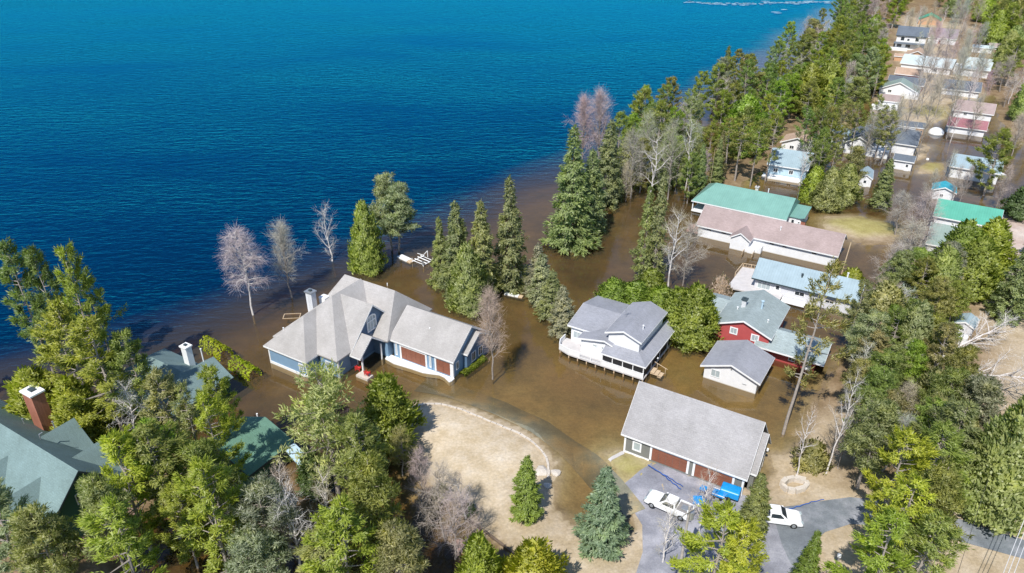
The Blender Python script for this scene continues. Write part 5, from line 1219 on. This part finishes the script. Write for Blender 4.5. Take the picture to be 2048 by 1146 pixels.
T('cedar_tree', 1384, 682, 574, 98, CED, 'largest bright green cedar between the cottage and the red house', g)
T('cedar_tree', 1300, 600, 540, 60, CED, 'bright green cedar at the back of the cottage clump', g)
# -- left corner pines
g = 'pines on the left shore'
T('white_pine', 108, 752, 486, 118, (0.20, 0.27, 0.07), 'tall full white pine at far left against the lake', g)
T('white_pine', 158, 770, 505, 100, (0.16, 0.23, 0.065), 'tall dark white pine second from the left against the lake', g)
T('white_pine', 224, 790, 498, 100, LIME, 'tall yellow-green white pine left of the green-roofed lake house', g)
T('thin_pine', 240, 775, 560, 90, PINE, 'thin pine with bare grey trunk showing against the lake', g)
T('white_pine', 150, 850, 610, 150, LIME, 'broad yellow-green pine in front of the left shore pines', g)
T('white_pine', 205, 880, 640, 150, LIME, 'bright pine below the thin grey trunk near the shore', g)
T('white_pine', 268, 868, 668, 104, PINE, 'green pine shading the left end of the dark green roof', g)
T('cedar_tree', 70, 865, 742, 112, LIME, 'round bright cedar behind the brick chimney', g)
T('cedar_tree', 150, 890, 760, 100, LIME, 'bright cedar right of the brick chimney', g)
T('white_pine', -20, 790, 690, 60, PINE, 'dark pine cut by the left edge of the photo', g)
T('pale_bare_tree', 258, 905, 770, 100, TWW, 'bare grey bush of tangled pale limbs above the lodge', 'bare trees in the left woods')
T('dead_tree', 300, 860, 780, 100, TWW, 'pale dead limbs leaning over the shaded green roof', 'bare trees in the left woods')
g = 'pines of the bottom left woods'
T('white_pine', 330, 960, 745, 120, OLIVE, 'greyish pine right below the shaded green roof', g)
T('thin_pine', 388, 965, 770, 90, OLIVE, 'greyish thin pine between the shaded roof and the mid-green roof', g)
T('white_pine', 438, 930, 738, 96, LIME, 'bright yellow-green pine rising in front of the shaded green roof end', g)
T('white_pine', 432, 1010, 790, 110, YEL, 'yellow pine left of the mid-green outbuilding roof', g)
T('white_pine', 320, 1075, 850, 170, PINE, 'broad green pine at the centre of the bottom left woods', g)
T('white_pine', 262, 1110, 880, 170, YEL, 'golden-yellow pine right of the lodge gable', g)
T('red_pine', 212, 1180, 960, 130, OLIVE, 'olive pine in front of the lodge gable end', g)
T('white_pine', 432, 1110, 930, 120, OLIVE, 'grey-olive pine in the shade below the mid-green roof', g)
T('white_pine', 420, 1180, 930, 170, LIME, 'green pine at the bottom edge right of the golden one', g)
T('white_pine', 20, 1200, 990, 170, GREY, 'grey-green pine in the bottom left corner', g)
T('red_pine', 90, 1230, 1020, 150, OLIVE, 'olive pine beside the corner pine below the lodge', g)
T('white_pine', 250, 1260, 1010, 180, LIME, 'green pine at the bottom edge below the golden pine', g)
T('dead_tree', 585, 1150, 975, 140, TWW, 'white-limbed dead tree spreading near the bottom edge', 'bare trees in the left woods')
T('pale_bare_tree', 565, 1075, 925, 100, TWT, 'grey bare tree in deep shade below the white lean-to', 'bare trees in the left woods')
T('pale_bare_tree', 645, 1080, 950, 100, TWT, 'tan bare tree right of the white-limbed dead tree', 'bare trees in the left woods')
T('red_pine', 520, 1210, 1060, 150, GREY, 'grey-green pine at the bottom edge left of the dead white limbs', g)
T('white_pine', 640, 1200, 1060, 150, OLIVE, 'olive pine at the bottom edge below the tan bare tree', g)
nt_ = T('sparse_pine', 655, 985, 742, 240, (0.50, 0.48, 0.22), 'wide sparse yellowish tree with pale limbs holding a stick nest', g)
T('cedar_tree', 774, 892, 755, 106, CED, 'big round dark-green cedar at the left end of the dry lawn', g)
T('sparse_pine', 800, 950, 850, 70, OLIVE, 'thin scrubby pine at the lawn edge below the round cedar', g)
T('white_pine', 715, 1050, 840, 140, PINE, 'green pine below the nest tree left of the lawn', g)
T('red_pine', 730, 1140, 920, 150, PINE, 'green pine below the lawn corner in a tall column', g)
T('white_pine', 690, 1220, 1010, 170, LIME, 'yellow-green pine at the bottom edge left of the shadowed ground', g)
T('red_pine', 790, 1230, 1060, 140, OLIVE, 'olive pine at the bottom edge beside the wooden crate', g)
T('cedar_tree', 625, 985, 905, 60, DARK, 'dark shaded cedar right of the white lean-to', g)
T('bare_tree', 885, 1075, 930, 110, TW, 'grey bare tree leaning over the lawn in front of the timber edging', 'bare trees on the lawn')
T('dead_tree', 930, 1040, 940, 100, TWT, 'slender tan bare tree on the pale lawn', 'bare trees on the lawn', lean=(0, R(10)))
T('bare_tree', 845, 1040, 900, 70, TW, 'bare grey tree at the lawn left edge', 'bare trees on the lawn')
T('bare_tree', 905, 1115, 985, 110, TW, 'dark bare tree in the black shade beside the crate', 'bare trees on the lawn')
g = 'evergreens by the driveway'
T('spruce', 1052, 1035, 915, 76, (0.29, 0.34, 0.08), 'neat yellow-green spruce on the tip of the dry lawn', g, foot=True)
T('spruce', 1201, 1098, 934, 108, BSPR, 'big blue-green spruce between the lawn and the driveway', g, foot=True)
T('cedar_tree', 958, 1200, 1076, 92, LIME, 'bright green conifer at the bottom edge right of the crate', g)
T('cedar_tree', 1068, 1215, 1090, 130, (0.46, 0.45, 0.06), 'yellow-green conifer at the bottom edge below the sandy shore', g)
T('white_pine', 1440, 1240, 1018, 165, YEL, 'large yellow pine in front of the trucks', g)
T('white_pine', 1478, 1255, 1050, 120, YEL, 'yellow pine merging with the large one, closer to the road', g)
T('spruce', 1514, 1078, 948, 74, (0.26, 0.31, 0.10), 'green spruce at the garage corner hiding the second truck', g)
T('spruce', 1621, 1200, 1062, 62, (0.20, 0.29, 0.05), 'narrow bright green spruce beside the road at the bottom edge', g)
T('dead_tree', 1410, 1075, 935, 90, TW, 'thin leafless tree before the brown garage doors', 'bare trees by the garage')
T('dead_tree', 1335, 1130, 1000, 90, TW, 'leafless tree over the driveway beside the utility pole', 'bare trees by the garage')
T('pale_bare_tree', 1590, 962, 810, 66, TWT, 'slim pale bare tree growing from the stone ring', 'bare trees by the garage', foot=True)
T('pale_bare_tree', 1650, 955, 745, 76, TW, 'taller pale bare tree right of the stone ring', 'bare trees by the garage', foot=True)
T('bare_tree', 1690, 945, 840, 60, TW, 'short bare tree right of the stone ring pair at the forest edge', 'bare trees by the garage')
T('bush', 1624, 936, 892, 60, OLIVE, 'green bush behind the stone ring', 'shrubs', cat='shrub')
T('thin_pine', 1566, 868, 540, 130, (0.36, 0.36, 0.13), 'tall leaning pine with long bare trunk and airy crown before the red house', 'lone pines', lean=(0, R(7)), foot=True)
T('bush', 938, 1028, 1009, 24, DARK, 'small clipped dark green shrub on the pale lawn', 'shrubs', cat='shrub')
T('bush', 882, 1000, 972, 26, GREY, 'greyish round shrub on the left of the pale lawn', 'shrubs', cat='shrub')
T('bush', 1704, 560, 543, 40, LIME, 'low bright green shrubs behind the blue-roofed ranch', 'shrubs', cat='shrub')
# -- bottom right mass
g = 'pines at the road bend'
for a in ((1795, 1075, 868, 150, YEL, 'golden pine at the road bend, facing the second truck'), (1855, 1060, 850, 150, PINE, 'broad green pine behind the golden pine at the bend'), (1745, 985, 800, 130, (0.34, .36, .17), 'pale olive pine at the near edge of the right woods'),
          (1900, 1000, 810, 150, (0.29, .33, .13), 'olive pine above the road at the right'), (1800, 1180, 960, 150, YEL, 'golden pine nearest the bottom edge at the bend'), (1870, 1150, 930, 140, PINE, 'green pine just left of the open road at the right'),
          (1760, 1260, 1030, 160, LIME, 'yellow-green pine cut by the bottom edge beside the globe lamp'), (1850, 1250, 1040, 150, PINE, 'green pine cut by the bottom edge at the bend')):
    T('white_pine' if a[3] > 140 else 'red_pine', *a, g)
T('cedar_tree', 2030, 1045, 800, 130, OLIVE, 'tall olive cedar at the right edge above the power cables', 'evergreens at the right edge')
T('cedar_tree', 1985, 1030, 840, 110, OLIVE, 'olive cedar left of the one at the right edge', 'evergreens at the right edge')
T('spruce', 2005, 645, 492, 78, SPR, 'dark spruce by the pink track at the right edge', 'evergreens at the right edge')
T('spruce', 2040, 610, 470, 60, PINE, 'spruce touching the right edge beside the pink track', 'evergreens at the right edge')
T('cedar_tree', 2035, 440, 375, 60, DARK, 'dark cedar beside the end of the bright green barn', 'evergreens at the right edge')
T('white_pine', 1968, 392, 262, 84, PINE, 'lone spreading pine before the white garage', 'lone pines')
T('cedar_tree', 1905, 560, 445, 84, CED, 'yellow-green cedar hiding the front of the bright green barn, left one', 'cedars before the barn')
T('cedar_tree', 1958, 560, 440, 84, LIME, 'yellow-green cedar hiding the front of the bright green barn, right one', 'cedars before the barn')
T('cedar_tree', 1930, 600, 480, 90, CED, 'yellow-green cedar between and below the barn pair', 'cedars before the barn')
T('cedar_tree', 1872, 600, 500, 80, OLIVE, 'olive cedar below the faded grey-green cottage', 'cedars before the barn')
# -- around the middle houses
g = 'evergreens among the houses'
T('cedar_tree', 1652, 418, 338, 52, OLIVE, 'yellowish cedar at the inland end of the green-roofed house', g)
T('cedar_tree', 1685, 405, 330, 50, OLIVE, 'yellowish cedar left of the steel-blue shed', g)
T('red_pine', 1690, 392, 290, 66, OLIVE, 'yellowish pine behind the pair of cedars near the steel-blue shed', g)
T('spruce', 1758, 412, 318, 50, SPR, 'drooping spruce right of the steel-blue shed', g)
T('cedar_tree', 1622, 402, 335, 46, LIME, 'bright green cedar behind the green metal roof', g)
T('spruce', 1618, 340, 268, 46, DARK, 'dark spruce against the pale blue house', g)
T('cedar_tree', 1762, 300, 262, 34, PINE, 'small evergreen at the corner of the slate-roofed house', g)
T('thin_pine', 1500, 372, 240, 60, PINE, 'pine with bare trunk behind the green metal roof, left one', g)
T('thin_pine', 1530, 362, 225, 60, PINE, 'pine with bare trunk behind the green metal roof, right one', g)
T('thin_pine', 1700, 310, 205, 50, PINE, 'slim pine in front of the white gabled front', g)
T('thin_pine', 1730, 312, 190, 50, PINE, 'slim pine with tall pale trunk right of the white gabled front', g)
T('cedar_tree', 1985, 92, 22, 52, LIME, 'bright yellow-green cedar at the top right', 'evergreens at the top right')
T('white_pine', 2010, 175, 78, 64, PINE, 'green pine at the top right beside the pale garage', 'evergreens at the top right')
g = 'tall bare trees along the flooded road'
L_ = ['bare tree with pale double trunk at the carport', 'tall bare trunk left of the orange shed', 'tall leaning bare trunk right of the orange shed', 'bare tree behind the dome tent', 'bare tree at the left corner of the dull red roof',
      'bare tree between the gabled cottage and the road', 'bare tree before the pale metal roof', 'bare tree before the mauve roof', 'tall bare tree in the middle of the road row', 'bare tree behind the white-walled grey roadside house', 'bare tree over the low brown roof', 'bare tree left of the pale weathered garage',
      'bare tree behind the tarped cabin', 'thin bare trunk left of the white garage', 'thin bare trunk between the green barn and the white garage', 'second thin bare trunk behind the green barn', 'bare trunk at the right end of the green barn',
      'big grey bare tree left of the faded green cottage', 'grey bare tree between the ranch end and the faded green cottage', 'spreading bare tree above the right woods', 'bare tree at the flooded lawn corner']
for (bx, by, ty, w), l in zip(((1776, 322, 190, 50), (1800, 300, 150, 40), (1832, 322, 150, 50), (1868, 235, 120, 46), (1893, 278, 160, 44), (1835, 240, 110, 44), (1860, 165, 70, 40), (1890, 115, 30, 40), (1875, 190, 85, 44), (1905, 205, 95, 44), (1838, 170, 80, 40), (1915, 160, 60, 40),
        (1850, 420, 340, 36), (1888, 378, 300, 30), (1902, 408, 330, 28), (1918, 410, 330, 26), (1990, 420, 330, 34), (1830, 520, 385, 90), (1795, 560, 440, 90), (1770, 590, 490, 80), (1790, 470, 385, 70)), L_):
    T('bare_tree', bx, by, ty, w, TW, l, g)
# fallen dead tree, right
p = at(1893, 752, .4); plant('dead_tree', p.x, p.y, 15, 5.0, TWW, 'white dead branches of a fallen tree at the edge of the bare ground', 'dead wood', lean=(R(58), R(28)), rz=0.4)
p = at(1885, 715, .4); plant('dead_tree', p.x, p.y, 14, 4.6, TWW, 'pale fallen limbs lying just above the bare ground', 'dead wood', lean=(R(72), R(10)), rz=1.9)
# nest
b = MB(); rn = random.Random(5)
for _ in range(170):
    a = rn.uniform(0, 6.28); rr = rn.uniform(.2, .75); zz = rn.uniform(-.22, .18) + .25 * (rr - .4); c = Vector((rr * math.cos(a), rr * math.sin(a), zz)); d = Vector((-math.sin(a) + rn.uniform(-.6, .6), math.cos(a) + rn.uniform(-.6, .6), rn.uniform(-.25, .25))).normalized() * rn.uniform(.2, .5)
    b.tube(c - d, c + d, .022, .016, 4, cap=False)
q = at(655, 985); nz = 12.3
n_ = tag(b.build('bird_nest', M['nest'], fix=False), 'large dark stick nest high in the sparse yellowish tree', 'nest'); qq = at(684, 820, nz); n_.location = qq
# hedges and ground shrubs
def hedge(name, px, w, h, tint, label, seed):
    pts = [at(u, v) for u, v in px]; F = Fol(seed); r = F.r
    c0 = (pts[0] + pts[-1]) / 2
    for p, q in zip(pts[:-1], pts[1:]):
        d = np.array(q - p); L = np.linalg.norm(d); d = d / L; n2 = np.array([-d[1], d[0], 0]); k = int(L * 95)
        s_ = r.uniform(-.02, 1.02, k) * L; a = r.uniform(-.15, math.pi + .15, k); bul = 1 + .05 * np.sin(s_ * 2.2 + seed) + .04 * np.sin(s_ * 5.1)
        C = np.array(p - c0)[None] + d[None] * s_[:, None] + n2[None] * (np.cos(a) * w / 2 * bul)[:, None] + UPV[None] * (np.abs(np.sin(a)) ** .7 * h * bul)[:, None]
        Nn = nrm(n2[None] * np.cos(a)[:, None] + UPV[None] * (np.sin(a) + .2)[:, None])
        F.blades(C, Nn, nrm(Nn + UPV * .4), 7, .20, .13, .5, .14, .3)
    me = F.mesh(name, M['leaf']); o = bpy.data.objects.new(name, me); col.objects.link(o); o.location = (c0.x, c0.y, 0); o.color = (*tint, 1)
    return tag(o, label, 'hedge', 'clipped hedges in the water')
hedge('hedge', [(413, 694), (434, 706), (455, 719)], 2.0, 1.9, (0.46, 0.50, 0.035), 'bright green clipped hedge standing in dark water beside the white chimney', 3)
hedge('hedge', [(470, 734), (490, 746), (512, 758)], 1.9, 1.8, (0.44, 0.52, 0.035), 'bright green clipped hedge in dark water, the piece nearer the blue house', 7)
hedge('hedge', [(924, 752), (945, 736), (968, 718)], .9, .5, (0.22, 0.27, 0.03), 'low green hedge strip along the blue garage gable wall', 9)
# -- woods filled tree by tree
def inside(poly, p):
    return sdist(np.array([p]), poly)[0] > 0
BL = [(o.matrix_basis.translation.copy(), o) for o in bpy.data.objects if o.parent is None and o.get('category') in ('house', 'garage', 'cottage', 'shed', 'barn', 'cabin', 'outbuilding', 'carport', 'shack')]
def clear_of_houses(x, y):
    for l, o in BL:
        m = o.matrix_basis.inverted() @ Vector((x, y, 0))
        lo = [1e9, 1e9]; hi = [-1e9, -1e9]
        bb = HB.setdefault(o.name, None)
        if bb is None:
            for c in o.children:
                for k in c.bound_box:
                    lo = [min(lo[0], k[0]), min(lo[1], k[1])]; hi = [max(hi[0], k[0]), max(hi[1], k[1])]
            bb = HB[o.name] = (lo, hi)
        if bb[0][0] - .6 < m.x < bb[1][0] + .6 and bb[0][1] - .6 < m.y < bb[1][1] + .6: return False
    return True
HB = {}
placed = [(o.location.x, o.location.y) for o in bpy.data.objects if o.parent is None and o.get('category') == 'tree']
TINTW = {PINE: 'green', YEL: 'golden', LIME: 'yellow-green', CED: 'bright', OLIVE: 'olive', GREY: 'grey-green', DARK: 'dark green', SPR: 'soft green', TW: 'grey', TWT: 'tan', TWP: 'greyish', TWK: 'pinkish', TWW: 'pale'}
KW = {'white_pine': 'white pine', 'red_pine': 'clump-crowned pine', 'spruce': 'pointed spruce', 'cedar_tree': 'cedar', 'bare_tree': 'leafless tree', 'thin_pine': 'thin pine', 'pale_bare_tree': 'pale-limbed leafless tree', 'bush': 'shrub', 'ragged_spruce': 'ragged spruce', 'round_bare_tree': 'round leafless tree'}
def wood(poly_px, n, kinds, hr, asp, mind, zone, seed, maxv=None):
    poly = P2(poly_px); lo = poly.min(0); hi = poly.max(0); r = random.Random(seed); got = 0; tries = 0
    while got < n and tries < n * 60:
        tries += 1; x = r.uniform(lo[0], hi[0]); y = r.uniform(lo[1], hi[1])
        if not inside(poly, (x, y)) or not clear_of_houses(x, y): continue
        if any((x - a) ** 2 + (y - b) ** 2 < mind ** 2 for a, b in placed): continue
        kind, tint = r.choice(kinds); h = r.uniform(*hr) * (.8 if 'bare' in kind else 1); rad = h * asp * r.uniform(.85, 1.2) * (.75 if kind in ('spruce', 'ragged_spruce') else 1)
        size = 'tall' if h > (hr[0] * .4 + hr[1] * .6) else 'shorter'
        lab = f"{size} {TINTW[tint]} {KW[kind]} {zone}"
        tt = tuple(c * r.uniform(.85, 1.15) for c in tint)
        plant(kind, x, y, h, rad, tt, lab, zone); placed.append((x, y)); got += 1
belt = [('white_pine', PINE)] * 7 + [('white_pine', LIME)] * 3 + [('thin_pine', PINE)] * 3 + [('white_pine', GREY)] * 2 + [('red_pine', OLIVE)] + [('bare_tree', TW)] * 4 + [('pale_bare_tree', TW)] * 2 + [('spruce', PINE), ('cedar_tree', CED)]
wood([(1205, 330), (1300, 268), (1395, 212), (1470, 165), (1500, 180), (1480, 250), (1440, 300), (1400, 355), (1320, 360), (1230, 380)], 30, belt, (12, 17), .27, 3.6, 'on the near half of the shoreline belt', 1)
wood([(1400, 355), (1440, 300), (1480, 250), (1530, 200), (1600, 190), (1640, 240), (1560, 280), (1520, 330), (1480, 372), (1420, 372)], 24, belt, (11, 16), .27, 3.5, 'between the shoreline belt and the pale blue house', 2)
wood([(1500, 180), (1560, 130), (1640, 70), (1700, 30), (1745, 40), (1770, 120), (1755, 170), (1735, 225), (1690, 262), (1640, 262), (1600, 190), (1530, 200)], 78, belt, (13, 18), .27, 4.0, 'on the far half of the shoreline belt', 3)
wood([(1700, 30), (1760, -30), (1830, -90), (1850, -40), (1810, 20), (1785, 60), (1785, 125), (1750, 120), (1745, 40)], 60, belt, (14, 19), .27, 4.2, 'at the far tip of the shoreline belt', 4)
wood([(1600, 330), (1650, 290), (1690, 330), (1650, 400), (1600, 400)], 5, [('bare_tree', TW), ('thin_pine', OLIVE)], (8, 12), .22, 2.6, 'between the pale blue house and the yellowish cedars', 5)
wood([(1225, 405), (1290, 335), (1400, 318), (1478, 370), (1400, 402), (1330, 418), (1260, 414)], 16, [('bare_tree', TW), ('pale_bare_tree', TW), ('white_pine', PINE), ('spruce', SPR), ('red_pine', OLIVE), ('thin_pine', PINE)], (10, 14), .24, 2.6, 'in the drowned thicket before the green metal roof', 16)
rt = [('bare_tree', TW)] * 6 + [('bare_tree', TWT)] * 2 + [('pale_bare_tree', TW)] * 2 + [('cedar_tree', OLIVE), ('red_pine', OLIVE)]
wood([(1800, 60), (1930, 40), (1985, 200), (1990, 250), (1900, 330), (1840, 260), (1850, 170)], 42, rt[:10], (12, 17), .2, 2.6, 'standing among the houses of the road row', 6)
wood([(1995, 110), (2100, 110), (2160, 430), (2040, 400), (2000, 300)], 46, rt, (11, 16), .26, 3.0, 'in the woods at the right edge', 7)
wood([(1860, 2), (2130, 2), (2120, 110), (2010, 105), (1960, 75), (1925, 45), (1880, 25)], 70, rt + [('cedar_tree', LIME)] * 4 + [('white_pine', PINE)] * 3 + [('cedar_tree', OLIVE)] * 3, (13, 18), .27, 3.4, 'in the woods at the top right corner', 8)
wood([(1790, -20), (1830, -95), (2160, -95), (2150, 2), (1860, 2), (1810, 10)], 150, rt + [('cedar_tree', LIME)] * 3 + [('white_pine', PINE)] * 5 + [('cedar_tree', OLIVE)] * 4, (14, 20), .32, 4, 'in the far woods beyond the last houses', 18)
wood([(1525, 345), (1600, 378), (1650, 372), (1640, 335), (1690, 315), (1760, 335), (1770, 300), (1700, 290), (1640, 320), (1600, 325)], 14, [('thin_pine', PINE), ('white_pine', PINE), ('bare_tree', TW), ('thin_pine', OLIVE), ('pale_bare_tree', TW)], (11, 15), .24, 2.6, 'screening the pale blue house and the white gabled front', 15)
fr_ = [('bare_tree', TW)] * 3 + [('white_pine', (PINE))] * 3 + [('red_pine', GREY)] * 2 + [('pale_bare_tree', TW)] * 2 + [('red_pine', OLIVE)] * 3 + [('red_pine', PINE)] * 2 + [('white_pine', OLIVE)] * 3 + [('cedar_tree', OLIVE)] * 2 + [('bare_tree', TW)] * 2 + [('red_pine', LIME)]
wood([(1690, 700), (1740, 640), (1800, 600), (1860, 610), (1900, 640), (1880, 740), (1800, 780), (1700, 790)], 22, fr_, (9, 13), .26, 3.0, 'in the upper part of the right-hand woods', 9)
wood([(1690, 790), (1800, 780), (1880, 740), (1880, 840), (1935, 900), (1940, 950), (1800, 960), (1700, 935)], 22, fr_, (9, 13), .27, 3.0, 'in the lower part of the right-hand woods', 10)
wood([(1990, 900), (2120, 860), (2160, 1020), (2040, 1040), (1980, 1010)], 7, fr_, (9, 13), .26, 3.0, 'by the right edge above the road', 11)
wood([(2000, 560), (2120, 480), (2160, 760), (2030, 700)], 9, fr_ + rt, (9, 13), .25, 3.4, 'right of the pink gravel track', 12)
dl = [('red_pine', OLIVE)] * 3 + [('white_pine', LIME)] * 2 + [('red_pine', PINE)] * 2 + [('bare_tree', TW), ('red_pine', GREY), ('white_pine', YEL)]
wood([(230, 1020), (330, 1000), (440, 1050), (560, 1110), (690, 1080), (700, 1150), (300, 1160)], 5, dl, (10, 14), .26, 2.8, 'deep in the bottom left woods', 13)
for o in list(bpy.data.objects):
    if o.type == 'MESH' and o.parent is None and 'kind' not in o and 'label' not in o: print('UNLABELLED', o.name)
